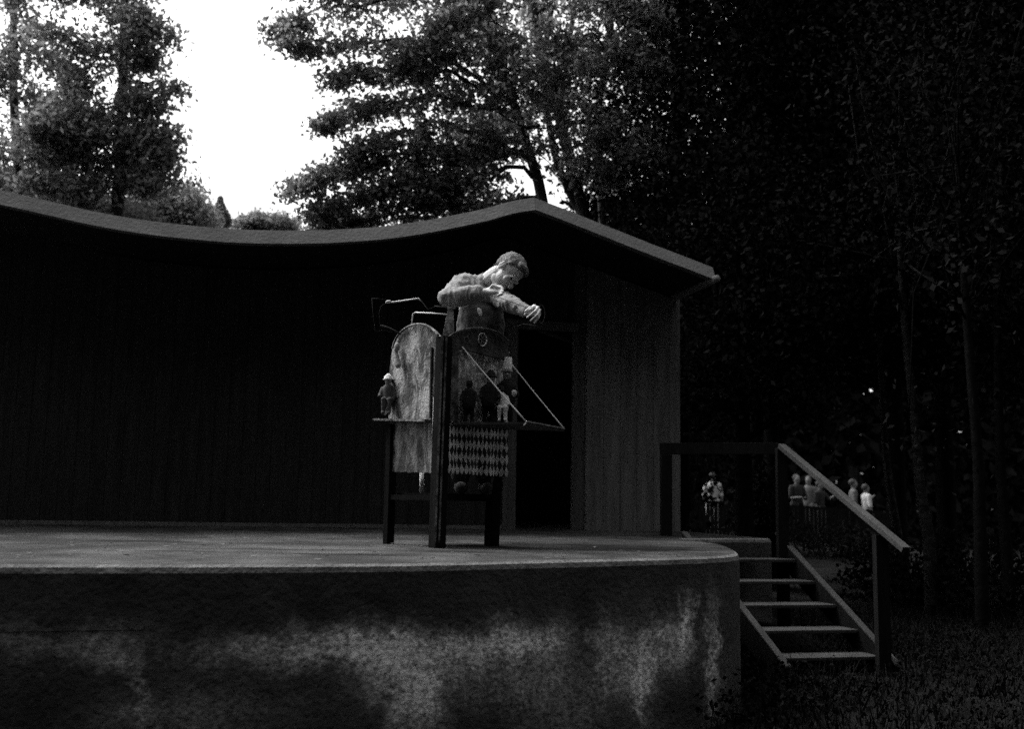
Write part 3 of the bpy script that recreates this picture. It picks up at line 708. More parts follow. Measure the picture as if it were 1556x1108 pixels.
# left hand: hanging from the bent wrist, fingers curled back
W = J['lw']
kn = [P(813, 464.5, 5.950), P(818, 467, 5.930), P(820.5, 471.5, 5.920), P(820, 476.5, 5.920)]
for k_ in kn: b.caps(W, .023, k_+(W-k_)*.12, .013)
for k_, (p1, p2) in zip(kn, [((807, 470, 5.895), (797.5, 478, 5.890)), ((812, 474, 5.880), (801.5, 482.5, 5.875)), ((816, 479, 5.875), (807, 487, 5.870)), ((818, 483, 5.880), (812, 490.5, 5.875))]):
    finger(b, [k_, P(*p1), P(*p2)], .0085)
finger(b, [W+(kn[0]-W)*.2, P(806, 467, 5.910), P(799, 473, 5.890)], .010)
b.remesh('body', M['skin'], .0042, man, 2)
for s_ in (-1, 1): MB().ell(H(.083, .000, .031*s_), (.012, .007, .006), hax).build('eye', M['black'], man, smooth=True)
for s_ in (-1, 1): MB().caps(H(.088, .022, .014*s_), .004, H(.078, .020, .044*s_), .003).build('eyebrow', M['apron'], man, smooth=True)
# shirt
b = MB(); g = .014
b.caps(J['upc'], .098+g, J['chest'], .125+g, 18, .74, fd); b.caps(J['chest'], .125+g, J['pel'], .12+g, 18, .76, fd)
b.caps(J['rs'], .074, J['ls'], .066); b.caps(J['nk'], .070, J['rs'], .072); b.caps(J['nk'], .070, J['ls'], .066)
b.caps(J['rs'], .072, J['re'], .056, 16); b.caps(J['re'], .056, J['re'].lerp(J['rw'], .72), .050, 16); b.caps(J['re'].lerp(J['rw'], .66), .053, J['re'].lerp(J['rw'], .80), .047, 16)
b.caps(J['ls'], .062, J['le'], .047, 16); b.caps(J['le'], .047, J['le'].lerp(J['lw'], .80), .033, 16); b.caps(J['le'].lerp(J['lw'], .74), .037, J['le'].lerp(J['lw'], .84), .036, 16)
b.ell(J['re']+Vector((-.02, .02, .0)), .05)
ctrs = [J['re'].lerp(J['rw'], t) for t in (0, .4, .8)]
b.remesh('shirt', M['shirt'], .006, man, 3, folds=.008, fscale=11, ridges=.006)
b = MB(); b.caps(J['nk'], .074, J['nk'].lerp(H(-.022, -.055, 0), .38), .068, 16); b.remesh('collar', M['shirt'], .006, man, 2, folds=.004, fscale=30)
b = MB(); off = Vector((.006, -.045, 0))
b.caps(P(729, 464, 6.37), .11, P(731, 487, 6.36), .15, 18, .80, fd); b.caps(P(731, 487, 6.36), .15, P(727, 562, 6.38), .15, 18, .82, fd)
b.remesh('apron', M['apron'], .007, man, 3, folds=.010, fscale=13, ridges=.004)
b = MB()
for (hp, kn_, an) in feet: b.caps(hp, .10, kn_, .073); b.caps(kn_, .071, an+Vector((0, 0, .03)), .06)
b.caps(J['pel']-Vector((.05, 0, 0)), .13, J['pel']+Vector((.05, 0, 0)), .13)
b.remesh('trousers', M['trouser'], .009, man, 3, folds=.008, fscale=14)
for (hp, kn_, an) in feet:
    b = MB(); b.caps(an-Vector((0, -.035, .037)), .044, an+Vector((.01, -.14, -.047)), .034); b.remesh('shoe', M['black'], .006, man, 2)
b = MB(); b.ell(H(-.022, .040, 0), (.081, .098, .090), hax, 24, 16); b.ell(H(-.044, .004, 0), (.068, .058, .060), hax, 20, 12)
b.ell(H(.040, .088, .0), (.062, .045, .030), hax); b.caps(H(.058, .078, .03), .022, H(.080, .052, -.03), .018); b.ell(H(.004, .03, .065), (.016, .030, .04), hax); b.ell(H(.004, .03, -.065), (.016, .030, .04), hax)
def keephair(co):
    q = co-HCn; f, u, r_ = q.dot(HF), q.dot(HU), q.dot(HR)
    lim = .062 - max(0, .075-u)*1.15          # hair line sweeps back towards the ear
    if f > lim and u < .09: return co-HF*min(f-lim, .05)-HU*0
    return co
b.remesh('hair', M['hair'], .005, man, 1, folds=.005, fscale=30, fn=keephair)
b = MB(); b.ell(P(729, 474, 6.21), (.013, .010, .028), (Vector((.93, 0, .36)), Vector((0, 1, 0)), Vector((.36, 0, -.93)))); 
tag(b.remesh('rag', M['white_cloth'], .003, None, 2), 'small white rag tucked into the bending man\'s apron', 'rag')
tag(MB().tube([P(*q) for q in [(745, 449, 5.99), (758, 452, 5.99), (775, 458, 5.96), (797, 466, 5.94), (806, 472, 5.92)]], .0016, 6).build('control_wire', M['wire_dim'], smooth=True), 'thin control wire stretched between the man\'s two hands', 'wire')
tag(MB().tube([P(821+9*math.cos(a)*.8, 477+14*math.sin(a), 5.96) for a in np.linspace(-1.7, 1.7, 15)], .0016, 6).build('wire_hoop', M['wire_dim'], smooth=True), 'thin wire hoop hanging from the man\'s far hand', 'wire')

# ------------------------------------------------------------------ spectators behind the far fence
def crowd(shirt, legs, hairm, base, rz, label, bend=0.0, arm=0, h=1.68, skirt=False):
    r_ = root('person', base, label, 'person', 'people standing behind the far fence')
    r_.rotation_euler = (0, 0, rz)
    s = h/1.68; o = Vector(base)
    def q(x, y, z): return o+Vector((x, y, z))*s
    b = MB()
    b.ell(q(0, -.01, 1.57), (.075*s, .095*s, .11*s)); b.caps(q(0, 0, 1.36), .055*s, q(0, 0, 1.5), .05*s); b.ell(q(0, -.105, 1.56), (.012, .018, .02)); b.ell(q(0, -.05, 1.49), (.045, .045, .035))
    b.caps(q(0, 0, 1.30), .15*s, q(0, 0, 1.0), .13*s, 14, .65, Vector((0, 1, 0)))
    for k in (-1, 1):
        b.caps(q(0, 0, 1.36), .06*s, q(.17*k, 0, 1.35), .055*s)
        if arm == 1 and k == 1: el, wr = q(.26, -.12, 1.18), q(.30, -.36, 1.34)
        elif arm == 2: el, wr = q(.25*k, -.02, 1.08), q(.10*k, -.22, 1.10)
        else: el, wr = q(.23*k, 0, 1.08), q(.24*k, -.07, .84)
        b.caps(q(.17*k, 0, 1.35), .052*s, el, .04*s); b.caps(el, .038*s, wr, .026*s)
        d = (wr-el).normalized(); b.caps(wr, .03, wr+d*.09, .02)
        b.caps(q(.09*k, 0, .92), .095*s, q(.10*k, -.02, .5), .06*s); b.caps(q(.10*k, -.02, .5), .058*s, q(.10*k, .01, .08), .04*s); b.caps(q(.10*k, .02, .04), .038*s, q(.11*k, -.15, .03), .03*s)
    b.remesh('body', M['skin_far'], .016, r_, 2)
    b = MB(); b.caps(q(0, 0, 1.30), .165*s, q(0, 0, .98), .15*s, 14, .7, Vector((0, 1, 0)))
    for k in (-1, 1):
        b.caps(q(0, 0, 1.36), .07*s, q(.17*k, 0, 1.35), .068*s)
        el = q(.26, -.12, 1.18) if (arm == 1 and k == 1) else (q(.25*k, -.02, 1.08) if arm == 2 else q(.23*k, 0, 1.08))
        b.caps(q(.17*k, 0, 1.35), .066*s, el, .056*s)
    b.remesh('shirt', shirt, .016, r_, 2)
    b = MB()
    if skirt: b.tube([q(0, 0, .98), q(0, 0, .85), q(0, 0, .5)], [.15, .19, .25], 16).ell(q(0, 0, .95), (.16, .13, .1))
    else:
        for k in (-1, 1): b.caps(q(.085*k, 0, .92), .11*s, q(.10*k, -.02, .5), .078*s); b.caps(q(.10*k, -.02, .5), .075*s, q(.10*k, .01, .12), .06*s)
    b.remesh('skirt' if skirt else 'trousers', legs, .018, r_, 2)
    MB().ell(q(0, .022, 1.605), (.086*s, .098*s, .095*s)).build('hair', hairm, r_, smooth=True)
    return r_
def gp(px, Y): 
    d = ray(px, 765); x = d.x*Y/d.y; return Vector((x, Y, gz(x, Y)))
WS, GS, DK = M['cloth_white_far'], M['cloth_grey_far'], M['black']
crowd(GS, DK, M['hair_dark'], gp(1035, 28), R(-70), 'person in grey leaning at the far fence nearest the building corner', arm=2, h=1.66)
crowd(WS, WS, M['hair_dark'], gp(1083, 28.3), R(160), 'person all in white with a dark belt beyond the far fence', arm=0, h=1.68)
crowd(DK, DK, M['hair_dark'], gp(1211, 28.2), R(20), 'dark-dressed person at the far fence just right of the rail post', arm=2, h=1.74)
crowd(GS, GS, M['hair_dark'], gp(1229, 29.4), R(-30), 'person in pale grey standing behind the dark-dressed pair at the fence', arm=0, h=1.78)
crowd(DK, GS, M['hair_dark'], gp(1246, 28.2), R(40), 'dark-dressed person half hidden under the sloping hand rail', arm=1, h=1.62)
crowd(GS, DK, M['hair_dark'], gp(1297, 28.6), R(80), 'person in grey seen edge-on above the sloping hand rail', arm=0, h=1.74)
crowd(WS, DK, M['hair_dark'], gp(1316, 28.3), R(100), 'person in a white shirt reaching forward at the far fence', arm=1, h=1.62)

# far fence
f0, f1 = gp(985, 27.3), gp(1372, 27.3)
fe = root('picket_fence', (f0+f1)/2, 'long dark picket fence in front of the far spectators', 'fence')
NB = 64; b = MB(); 
for i in range(NB+1):
    t = i/NB; x = f0.x+(f1.x-f0.x)*t; z = gz(x, 27.3)
    b.box((x, 27.3, z+.45), .085, .025, .86)
b.build('pickets', M['fence'], fe)
b = MB()
for hh in (.22, .90):
    b = MB()
    for i in range(28):
        x0 = f0.x+(f1.x-f0.x)*i/28; x1 = f0.x+(f1.x-f0.x)*(i+1)/28
        b.beam((x0, 27.33, gz(x0, 27.3)+hh), (x1, 27.33, gz(x1, 27.3)+hh), .05, .07)
    b.build('rail', M['fence'], fe)
for i in range(6):
    x = f0.x+(f1.x-f0.x)*i/5; MB().box((x, 27.36, gz(x, 27.3)+.48), .1, .1, 1.04).build('post', M['fence'], fe)

# ------------------------------------------------------------------ trees
def limb_leaves(pl, nclump, nleaf, spread, sig, droop=0.0, t0=.15):
    pl = [Vector(p) for p in pl]; L = [0]
    for i in range(len(pl)-1): L.append(L[-1]+(pl[i+1]-pl[i]).length)
    out = []
    for _ in range(nclump):
        t = t0+(1-t0)*random.random()**.8; s = t*L[-1]; i = max(k for k in range(len(pl)-1) if L[k] <= s+1e-9)
        c = pl[i].lerp(pl[i+1], (s-L[i])/(L[i+1]-L[i]+1e-9))
        r = spread*(1.05-t)**.6
        c = c+Vector((random.gauss(0, r), random.gauss(0, r), random.gauss(0, r*.55)-droop*random.random()))
        m_ = max(4, int(nleaf*random.uniform(.4, 1.5))); k = np.clip(rng.normal(size=(m_, 3)), -1.7, 1.7)*np.array([sig, sig, sig*.6])*random.uniform(.6, 1.4)
        k[:, 2] -= np.abs(k[:, 0])*.25
        out.append(k+np.array(c))
    return out
def tree(name, label, trunks, limbs, leafm, barkm, lsize, group=None, cat='tree', aspect=.55):
    base = trunks[0][0][0]; r_ = root(name, (base.x, base.y, gz(base.x, base.y)), label, cat, group)
    b = MB()
    for pl, r0, r1 in trunks:
        pl = catmull(pl, 4); b.tube(pl, [r0+(r1-r0)*i/(len(pl)-1) for i in range(len(pl))], 10)
    cen = []
    for pl, nc, nl_, sp, sg, dr in limbs:
        cen += limb_leaves(pl, nc, nl_, sp, sg, dr)
        q = catmull([Vector(p) for p in pl], 4); q = [q[0]]+[p+Vector((random.gauss(0, .06), 0, random.gauss(0, .06))) for p in q[1:]]; b.tube(q, [.028*(1-i/len(q))+.006 for i in range(len(q))], 5)
        for _ in range(max(3, nc//25)):
            i = random.randrange(1, len(q)); d = Vector((random.gauss(0, 1), random.gauss(0, 1), random.gauss(0, .5)-.1))*sp
            b.tube([q[i], q[i]+d*.6, q[i]+d*1.2-Vector((0, 0, .1))], [.016, .01, .004], 4)
    b.build('trunk', barkm, r_, smooth=True)
    quads_mesh('crown', np.concatenate(cen), lsize, leafm, r_, aspect=aspect)
    return r_
def V(*a): return P(*a)
# the big leaning tree behind the building
Yt = 14.0
tr = [([P(903, 420, Yt), P(880, 300, Yt), P(858, 210, Yt), P(838, 130, Yt), P(815, 40, Yt), P(800, -90, Yt)], .11, .05),
      ([P(906, 420, Yt+.1), P(862, 285, Yt), P(845, 240, Yt), P(826, 120, Yt-.2), P(838, 10, Yt-.3)], .07, .04),
      ([P(835, 420, Yt-.3), P(822, 295, Yt-.3), P(805, 235, Yt-.4), P(775, 140, Yt-.5), P(750, 60, Yt-.6), P(735, -70, Yt-.8)], .09, .05),
      ([P(838, 130, Yt), P(865, 60, Yt+.3), P(880, -60, Yt+.4)], .05, .03),
      ([P(915, 330, Yt+.6), P(905, 200, Yt+.6), P(925, 60, Yt+.6), P(930, -80, Yt+.7)], .06, .04)]
zb = 0
for k in (0, 1, 2, 4):
    p0 = tr[k][0][0].copy(); tr[k][0].insert(0, Vector((p0.x+.15, p0.y, gz(p0.x, p0.y)-.05)))
def lm(pts_, nc, nl_=20, sp=.30, sg=.13, dr=.1): return ([P(*q) for q in pts_], nc, nl_, sp, sg, dr)
lim = [lm([(800, 60, 13.8), (640, -10, 13.4), (500, 15, 13), (412, 48, 12.6)], 150, 22, .28),
       lm([(800, 0, 13.8), (660, -60, 13.4), (520, -50, 13), (450, -20, 12.6)], 110, 22, .3),
       lm([(775, 140, 13.6), (660, 80, 13.3), (560, 60, 13), (480, 66, 12.7), (430, 55, 12.5)], 130, 20, .22),
       lm([(780, 150, 13.5), (660, 105, 13.2), (560, 105, 12.9), (490, 120, 12.6)], 100, 20, .17),
       lm([(790, 180, 13.5), (680, 145, 13.2), (570, 155, 12.9), (478, 188, 12.6)], 150, 22, .17),
       lm([(800, 230, 13.5), (700, 190, 13.2), (600, 200, 12.9), (520, 232, 12.6)], 130, 22, .20),
       lm([(805, 240, 13.4), (680, 225, 13.2), (540, 245, 12.8), (434, 286, 12.5)], 190, 24, .16),
       lm([(810, 270, 13.4), (700, 265, 13.2), (580, 280, 12.9), (470, 322, 12.6)], 190, 24, .18),
       lm([(815, 300, 13.4), (720, 310, 13.3), (600, 320, 13.1), (480, 345, 12.9)], 190, 24, .22),
       lm([(820, 190, 13.6), (740, 220, 13.4), (690, 260, 13.2), (640, 300, 13)], 150, 22, .30),
       lm([(815, 90, 13.6), (730, 70, 13.4), (650, 60, 13.2), (600, 120, 13)], 140, 22, .30),
       lm([(830, 120, 14), (780, 160, 14.3), (740, 200, 14.6), (700, 240, 14.8)], 120, 22, .4),
       lm([(850, 200, 14), (900, 180, 13.6), (940, 200, 13.2), (980, 240, 13)], 130, 22, .4),
       lm([(840, 60, 14), (900, 60, 13.6), (950, 90, 13.2), (1000, 120, 13)], 150, 22, .4),
       lm([(840, 260, 14), (890, 240, 13.6), (930, 260, 13.2)], 90, 22, .3),
       lm([(820, -30, 14), (760, -10, 13.6), (700, 20, 13.2), (660, 40, 13)], 130, 22, .3),
       lm([(800, -120, 14), (760, -260, 14), (700, -420, 14), (660, -560, 14)], 260, 26, .9, .2), lm([(830, -120, 14), (860, -260, 14), (880, -420, 14), (860, -620, 14)], 260, 26, .9, .2),  # upper crown out of view, added to shade the right-hand wood
       lm([(850, -120, 14), (940, -220, 14), (1040, -360, 14), (1100, -520, 14)], 260, 26, .9, .2),
       lm([(860, 200, 14.6), (850, 130, 14.8), (820, 60, 15), (800, 0, 15)], 90, 22, .5), lm([(760, 300, 14.3), (700, 285, 14.3), (650, 290, 14.3)], 90, 22, .25), lm([(905, 250, 14.6), (900, 150, 14.6), (880, 60, 14.6)], 90, 22, .35),
       lm([(770, 200, 13.2), (765, 120, 13), (755, 40, 13)], 110, 24, .35), lm([(850, 230, 13.3), (840, 130, 13.2), (835, 30, 13.2)], 120, 24, .38),
       lm([(820, 20, 14), (870, -20, 13.6), (930, 0, 13.2), (1000, 30, 13)], 130, 22, .35)]
tree('broadleaf_tree', 'tall many-stemmed leafy tree leaning over the roof against the sky', tr, [(p_, int(n_*.85), int(l_*1.1), s_, g_*.82, d_) for p_, n_, l_, s_, g_, d_ in lim], M['leaf_sky'], M['bark'], .080)

# left tree
tr = [([P(170, 470, 17), P(180, 300, 17), P(186, 150, 17), P(190, 0, 17), P(192, -160, 17)], .14, .05),
      ([P(20, 470, 18), P(30, 300, 18), P(20, 120, 18), P(25, -150, 18)], .14, .05)]
for k in (0, 1):
    p0 = tr[k][0][0].copy(); tr[k][0].insert(0, Vector((p0.x, p0.y, gz(p0.x, p0.y)-.05)))
def ll(pts_, nc, sp=.3): return ([P(*q) for q in pts_], nc, 26, sp, .19, .05)
lim = [ll([(185, 20, 17), (205, 20, 16.5), (215, 55, 16.2)], 80), ll([(185, -20, 17), (120, -10, 16.5), (30, -40, 16)], 110, .35), ll([(185, 90, 17), (210, 90, 16.6), (225, 78, 16.4)], 70, .3),
       ll([(190, 130, 17), (235, 128, 16.5), (272, 131, 16.2)], 26, .12), ll([(185, 150, 17), (215, 150, 16.6), (244, 160, 16.4)], 80, .22),
       ll([(185, 100, 17), (120, 60, 16.6), (60, 40, 16.4)], 60, .22), ll([(180, 200, 17), (220, 205, 16.6), (250, 235, 16.4)], 90, .2), ll([(180, 225, 17), (220, 235, 16.6), (264, 241, 16.4)], 50, .14),
       ll([(180, 180, 17), (120, 165, 16.6), (40, 200, 16.2)], 120, .35), ll([(180, 240, 17), (120, 235, 16.8), (40, 235, 16.8)], 80, .35), ll([(180, 270, 17), (215, 270, 16.6), (240, 285, 16.4)], 70, .25),
       ll([(30, 60, 18), (70, 80, 17.5), (110, 120, 17.2)], 60, .3), ll([(30, 80, 18), (10, 100, 17.5), (-40, 130, 17.2)], 100, .45), ll([(30, 150, 18), (90, 170, 17.5), (130, 200, 17.2)], 110, .35),
       ll([(30, 210, 18), (0, 215, 17.5), (-60, 230, 17.2)], 80, .5), ll([(30, 260, 18), (60, 280, 17.5), (120, 285, 17.2)], 60, .3), ll([(180, 60, 17), (190, 0, 16.8), (190, -60, 16.6)], 90, .35),
       ll([(185, 50, 17), (140, 90, 16.8), (95, 150, 16.8)], 90, .28), ll([(182, 140, 17), (150, 180, 16.9), (110, 240, 16.9)], 110, .3), ll([(182, 220, 17), (150, 260, 16.9), (120, 310, 16.9)], 110, .3),
       ll([(185, 40, 17), (235, 35, 16.6), (262, 60, 16.4)], 40, .14), ll([(185, 175, 17), (235, 190, 16.6), (272, 205, 16.4)], 40, .13), ll([(182, 265, 17), (235, 262, 16.6), (285, 275, 16.4)], 50, .14), ll([(60, 180, 17), (110, 200, 16.6), (160, 205, 16.4)], 110, .25), ll([(0, 290, 17), (80, 270, 16.6), (150, 290, 16.4)], 110, .2),
       ll([(25, 120, 17.6), (30, 40, 17.6), (20, -60, 17.6)], 90, .3), ll([(30, 200, 18), (60, 210, 17.6), (90, 250, 17.4)], 90, .4)]
tree('broadleaf_tree', 'dark layered tree filling the top left corner of the sky', tr, [(p_, int(n_*.66), int(l_*.95), s_*.9, g_*.85, d_) for p_, n_, l_, s_, g_, d_ in lim], M['leaf_sky'], M['bark'], .10)

# bushes and little conifers beyond the roof line
def bush(name, label, px, Y, cx_list, n, size, cat='tree', group=None, trunk=True, leafm=None):
    base = Vector((P(px, 500, Y).x, Y, 0)); base.z = gz(base.x, Y)
    r_ = root(name, base, label, cat, group); cen = []
    for (qx, qy, rx, rz, ry, k) in cx_list:
        c = P(qx, qy, Y); sx = rx*Y/FPX; sz = rz*Y/FPX
        cl = rng.normal(size=(k//14+1, 3)); cl /= np.linalg.norm(cl, axis=1)[:, None]; cl *= (rng.random((len(cl), 1))**.35)
        cl = cl*np.array([sx, ry, sz])+np.array(c)
        cen.append(np.repeat(cl, 14, axis=0)+rng.normal(size=(len(cl)*14, 3))*.16)
    b = MB(); tops = [P(q[0], q[1], Y) for q in cx_list]
    zt_ = max(t.z for t in tops)
    b.tube([base, Vector((base.x+.1, base.y, (zt_+base.z)*.5)), Vector((P(px, 300, Y).x, Y, zt_))], [.12, .09, .03], 8)
    for t in tops: b.tube([Vector((base.x, base.y, t.z*.6)), t], [.05, .015], 5)
    b.build('trunk', M['bark'], r_, smooth=True)
    quads_mesh('crown', np.concatenate(cen), size, leafm or M['leaf_sky'], r_); return r_
bush('leafy_tree', 'low rounded tree just above the dip of the roof', 270, 26, [(255, 318, 45, 34, 1, 5600), (290, 318, 28, 30, 1, 3400), (215, 330, 50, 36, 1, 5000), (300, 340, 30, 20, 1, 2000)], 0, .11)
bush('leafy_tree', 'dark tree mass low behind the left end of the roof', 90, 24, [(40, 292, 80, 22, 1.6, 7000), (110, 322, 80, 24, 1.6, 7000), (180, 337, 70, 24, 1.6, 6000), (-60, 285, 80, 30, 1.6, 6000)], 0, .10, leafm=M['leaf_mid'])
def conifer(label, px, ytop, Y, w, n, group):
    t = P(px, ytop, Y); base = Vector((t.x, Y, gz(t.x, Y))); r_ = root('conifer', base, label, 'tree', group)
    MB().tube([base, t], [.12, .01], 8).build('trunk', M['bark'], r_, smooth=True)
    k = rng.random(n)**1.3; H_ = (t.z-base.z)*.75; a = rng.random(n)*2*np.pi
    rr = w*k*(.55+.45*np.abs(np.sin(k*26)))*np.sqrt(rng.random(n))
    cen = np.stack([t.x+rr*np.cos(a), Y+rr*np.sin(a), t.z-k*H_-rr*.25], 1)
    quads_mesh('crown', cen, .18, M['leaf_sky'], r_, aspect=.35); return r_
conifer('small pointed conifer beyond the lowest point of the roof', 335, 301, 34, 5.0, 26000, None)
bush('leafy_tree', 'far pale treetops just showing between the pointed conifer and the leaning tree', 405, 44, [(392, 338, 20, 12, 1, 2200), (425, 342, 30, 10, 1, 2400), (372, 344, 16, 8, 1, 900)], 0, .16)

# dark wood to the right: individual trees
def crown_tree(label, x, y, h, w, n, size, trunk_r=.14, barkm=None, low=.12, lean=.0, group='dark trees of the wood on the right', leafm=None, src=None):
    base = Vector((x, y, gz(x, y)-.03)); r_ = root('forest_tree', base, label, 'tree', group)
    b = MB(); b.tube(catmull([base, base+Vector((lean*.3, 0, h*.3)), base+Vector((lean*.6, .1, h*.6)), base+Vector((lean, 0, h*.97))], 4), [trunk_r*(1-i/14) for i in range(13)], 10)
    ncl = n//30; cl = []
    for i in range(ncl):
        k = random.random(); z = h*(low+(1-low)*k); wr = w*(math.sin(math.pi*min(1, (k*.86+.14)))**.55)
        a = random.random()*6.283; rr = wr*random.random()**.45
        cl.append((x+lean*k+rr*math.cos(a), y+rr*math.sin(a), z))
        if i % 12 == 0: e_ = Vector(cl[-1]); s_ = base+Vector((lean*k, 0, z*.85)); b.tube([s_, s_.lerp(e_, .5)+Vector((random.gauss(0, .15), random.gauss(0, .15), .12)), e_], [.03, .018, .006], 5)
    cl = np.array(cl); cen = np.repeat(cl, 30, axis=0)+rng.normal(size=(len(cl)*30, 3))*np.array([.3, .3, .16])
    b.build('trunk', barkm or M['bark_wood'], r_, smooth=True)
    quads_mesh('crown', cen, size, leafm or M['leaf_dark'], r_); return r_
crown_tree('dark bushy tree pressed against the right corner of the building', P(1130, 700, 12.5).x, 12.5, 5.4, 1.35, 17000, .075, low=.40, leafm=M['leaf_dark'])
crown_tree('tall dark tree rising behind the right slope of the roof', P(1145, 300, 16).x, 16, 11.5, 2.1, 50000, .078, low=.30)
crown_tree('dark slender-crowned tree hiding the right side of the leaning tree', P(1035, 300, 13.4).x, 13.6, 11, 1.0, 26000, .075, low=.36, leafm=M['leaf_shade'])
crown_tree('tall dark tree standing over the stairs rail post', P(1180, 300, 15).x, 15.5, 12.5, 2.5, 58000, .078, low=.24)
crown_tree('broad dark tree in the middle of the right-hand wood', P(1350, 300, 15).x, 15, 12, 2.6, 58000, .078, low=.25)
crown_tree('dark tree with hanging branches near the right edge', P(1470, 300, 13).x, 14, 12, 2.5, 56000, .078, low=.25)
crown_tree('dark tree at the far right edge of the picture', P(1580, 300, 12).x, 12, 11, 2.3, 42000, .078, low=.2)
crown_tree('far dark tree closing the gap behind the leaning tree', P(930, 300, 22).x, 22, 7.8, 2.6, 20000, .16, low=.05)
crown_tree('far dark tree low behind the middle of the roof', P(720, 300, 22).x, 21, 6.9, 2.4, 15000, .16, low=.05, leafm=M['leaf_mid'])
def slim(label, pp, r0, bark):
    pl = [P(*q) for q in pp]; base = pl[0]; r_ = root('slim_tree', (base.x, base.y, gz(base.x, base.y)), label, 'tree', 'slim trees in front of the wood')
    pl = [Vector((base.x, base.y, gz(base.x, base.y)-.05))]+pl
    b = MB(); q = catmull(pl, 4); b.tube(q, [r0*(1-.6*i/(len(q)-1)) for i in range(len(q))], 10)
    top_ = pl[-1]; cen = []
    for _ in range(26):
        c = top_+Vector((random.gauss(0, .8), random.gauss(0, .8), random.gauss(.3, .9))); s_ = pl[-2].lerp(top_, random.random()); b.tube([s_, s_.lerp(c, .5)+Vector((random.gauss(0, .12), 0, .1)), c], [.014, .009, .004], 4)
        cen.append(np.array(c)+rng.normal(size=(140, 3))*.28)
    b.build('trunk', bark, r_, smooth=True); quads_mesh('crown', np.concatenate(cen), .065, M['leaf_dark'], r_); return r_
slim('slim pale trunk leaning left, the taller of the two beside the rail', [(1412, 830, 11.5), (1398, 740, 11.5), (1390, 640, 11.5), (1375, 500, 11.5), (1365, 330, 11.5)], .075, M['bark_pale'])
slim('thin pale trunk just above the lower end of the hand rail', [(1366, 830, 13), (1355, 760, 13), (1346, 690, 13), (1338, 560, 13), (1330, 400, 13)], .065, M['bark_pale'])
slim('dark straight trunk halfway between the pale trunks and the edge', [(1490, 860, 10), (1486, 700, 10), (1470, 500, 10), (1455, 250, 10)], .07, M['bark_wood'])
slim('dark trunk nearest the right edge of the picture', [(1530, 860, 11), (1520, 700, 11), (1516, 500, 11), (1520, 250, 11)], .07, M['bark_wood'])

# far wood as one mass
nw = 230000; a = rng.random(nw); x = -6+52*a; y = 33+rng.random(nw)*7; z = rng.random(nw)*(22+2*np.sin(a*40))
z = z*np.clip((x-2)/9, .16, 1)
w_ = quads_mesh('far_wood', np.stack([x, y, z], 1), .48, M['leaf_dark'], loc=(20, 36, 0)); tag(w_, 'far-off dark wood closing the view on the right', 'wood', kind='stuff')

# unseen wood added behind and right of the camera to cut the sky light
nw = 60000; a = rng.random(nw)
ang = R(-215)+a*R(245); rad = 11+rng.random(nw)*5; x = 1+rad*np.cos(ang)*1.05; y = 1+rad*np.sin(ang)*1.0
z = rng.random(nw)*(18+2.0*np.sin(ang*9))
kp = (y < 3.0) | (x > 11.5)
w_ = quads_mesh('shade_wood', np.stack([x, y, z], 1)[kp], .75, M['leaf_dark'], loc=(1, -10, 0)); tag(w_, 'unseen dark wood added round the clearing to shade the scene', 'wood', kind='stuff')

# undergrowth: shrubs at the edge of the clearing
def shrub(label, px, Y, w, h, n, group='shrubs along the edge of the wood'):
    c = gp(px, Y); r_ = root('shrub', c, label, 'shrub', group)
    b = MB(); cen = []
    for _ in range(n//28):
        a_ = random.random()*6.28; rr = w*random.random()**.5; z_ = h*random.random()*(1-.5*(rr/w)**2); q = c+Vector((rr*math.cos(a_), rr*.7*math.sin(a_), z_+.05))
        if random.random() < .3: b.tube([c+Vector((rr*.2*math.cos(a_), 0, 0)), q], [.012, .004], 4)
        cen.append(np.array(q)+rng.normal(size=(28, 3))*.12)
    b.build('stems', M['bark'], r_); quads_mesh('foliage', np.concatenate(cen), .07, M['leaf_dark'], r_); return r_
shrub('leafy shrub just behind the building corner and rail', 1052, 12, .13, 0.85, 800)
shrub('dark shrub filling the gap left of the rail post', 1152, 14, .2, 1.75, 3600)
shrub('wide low shrub added to darken the ground before the far fence', 1262, 21, 1.5, .5, 4200)  # added to cover the sunlit ground here with a darker tone
shrub('low shrub beyond the foot of the hand rail', 1400, 12.5, .9, .7, 3200)
shrub('low shrub in front of the right-hand trunks', 1505, 11.5, .9, .8, 3200)

# ------------------------------------------------------------------ grass and weeds
ng = 26000; gx = rng.uniform(1.0, 7.0, ng); gy = rng.uniform(2.6, 11.5, ng)
keep = [(not (x_ < 1.35 and y_ < 5.2) ) for x_, y_ in zip(gx, gy)]
gx = gx[keep]; gy = gy[keep]
pos = []; 
b_v = np.empty((len(gx), 3, 3)); 
for i, (x_, y_) in enumerate(zip(gx, gy)):
    z_ = gz(x_, y_); hh = random.uniform(.04, .15)*(1+.8*noise.noise(Vector((x_*1.3, y_*1.3, 0)))); a_ = random.random()*6.28; w2 = random.uniform(.004, .010)
    lx, ly = random.gauss(0, .45)*hh, random.gauss(0, .45)*hh
    b_v[i, 0] = (x_-w2*math.cos(a_), y_-w2*math.sin(a_), z_-.01); b_v[i, 1] = (x_+w2*math.cos(a_), y_+w2*math.sin(a_), z_-.01); b_v[i, 2] = (x_+lx, y_+ly, z_+hh)
nn_ = len(gx); me = bpy.data.meshes.new('grass'); me.vertices.add(nn_*3); me.vertices.foreach_set('co', b_v.reshape(-1)); me.loops.add(nn_*3); me.loops.foreach_set('vertex_index', np.arange(nn_*3, dtype=np.int32))
me.polygons.add(nn_); me.polygons.foreach_set('loop_start', np.arange(0, nn_*3, 3, dtype=np.int32)); me.update(calc_edges=True)
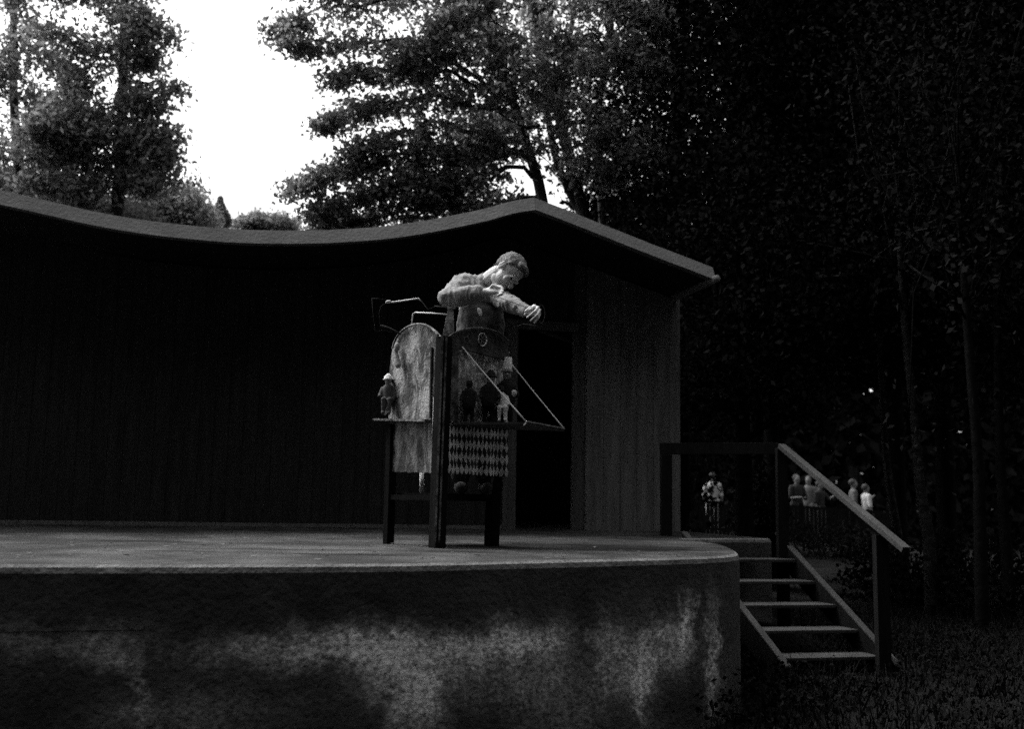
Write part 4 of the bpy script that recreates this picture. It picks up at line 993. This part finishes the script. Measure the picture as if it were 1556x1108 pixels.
tag(finish('grass', me, M['grass'], None, loc=(0, 0, 0)), 'rough dark grass beside and beneath the stairs', 'grass', kind='stuff')
cen = []
for _ in range(520):
    x_, y_ = random.uniform(1.4, 6), random.uniform(4.0, 9.5); r_ = random.uniform(.05, .14)
    cen.append(np.array([x_, y_, gz(x_, y_)+.05])+rng.normal(size=(26, 3))*np.array([r_, r_, .04]))
for px_, py_ in ((1135, 1060), (1160, 1075), (1115, 1085), (1190, 1050), (1150, 1040)):
    q = G(px_, py_, .12)
    cen.append(np.array(q)+rng.normal(size=(160, 3))*np.array([.12, .12, .08]))
tag(quads_mesh('weeds', np.concatenate(cen), .032, M['grass'], loc=(0, 0, 0)), 'low broad-leaved weeds scattered through the grass', 'weeds', kind='stuff')
# scraps of leaf litter lying on the stage
cen = []
for _ in range(150):
    q = G(random.uniform(-50, 1090), random.uniform(812, 852)); 
    if q.y < 9.3: cen.append((q.x, q.y, HS+.006))
o = quads_mesh('leaf_litter', np.array(cen), .035, M['litter'], loc=(0, 0, 0)); o.scale = (1, 1, 1)
for v in o.data.vertices: v.co.z = HS+.004+abs(v.co.z-HS)*.25
tag(o, 'scraps of dry leaf scattered over the stage floor', 'leaf litter', kind='stuff')

# ------------------------------------------------------------------ light
w = bpy.data.worlds.new('World'); sc.world = w; w.use_nodes = True
N, L = w.node_tree.nodes, w.node_tree.links
SUN_EL, SUN_AZ = R(56), R(-60)       # azimuth from +Y, negative = from the left
sky = N.new('ShaderNodeTexSky'); sky.sky_type = 'NISHITA'; sky.sun_disc = False; sky.sun_elevation = SUN_EL; sky.sun_rotation = SUN_AZ
sky.air_density = 1.0; sky.dust_density = 4.0; sky.ozone_density = 1.0
bw = N.new('ShaderNodeRGBToBW'); L.new(sky.outputs[0], bw.inputs[0]); L.new(bw.outputs[0], N['Background'].inputs[0])
N['Background'].inputs[1].default_value = 0.15
sl = bpy.data.lights.new('sun', 'SUN'); sl.energy = 0.7; sl.angle = R(22); sl.color = (1, .99, .98)
so = bpy.data.objects.new('sun', sl); C.objects.link(so); so.location = (-8, 0, 14)
sd = Vector((math.sin(SUN_AZ)*math.cos(SUN_EL), math.cos(SUN_AZ)*math.cos(SUN_EL), math.sin(SUN_EL)))
so.rotation_euler = (-sd).to_track_quat('-Z', 'Y').to_euler()
sc.view_settings.view_transform = 'Standard'; sc.view_settings.look = 'None'; sc.view_settings.exposure = 1.6; sc.view_settings.gamma = 1
sc.cycles.use_denoising = False
sc.cycles.max_bounces = 6
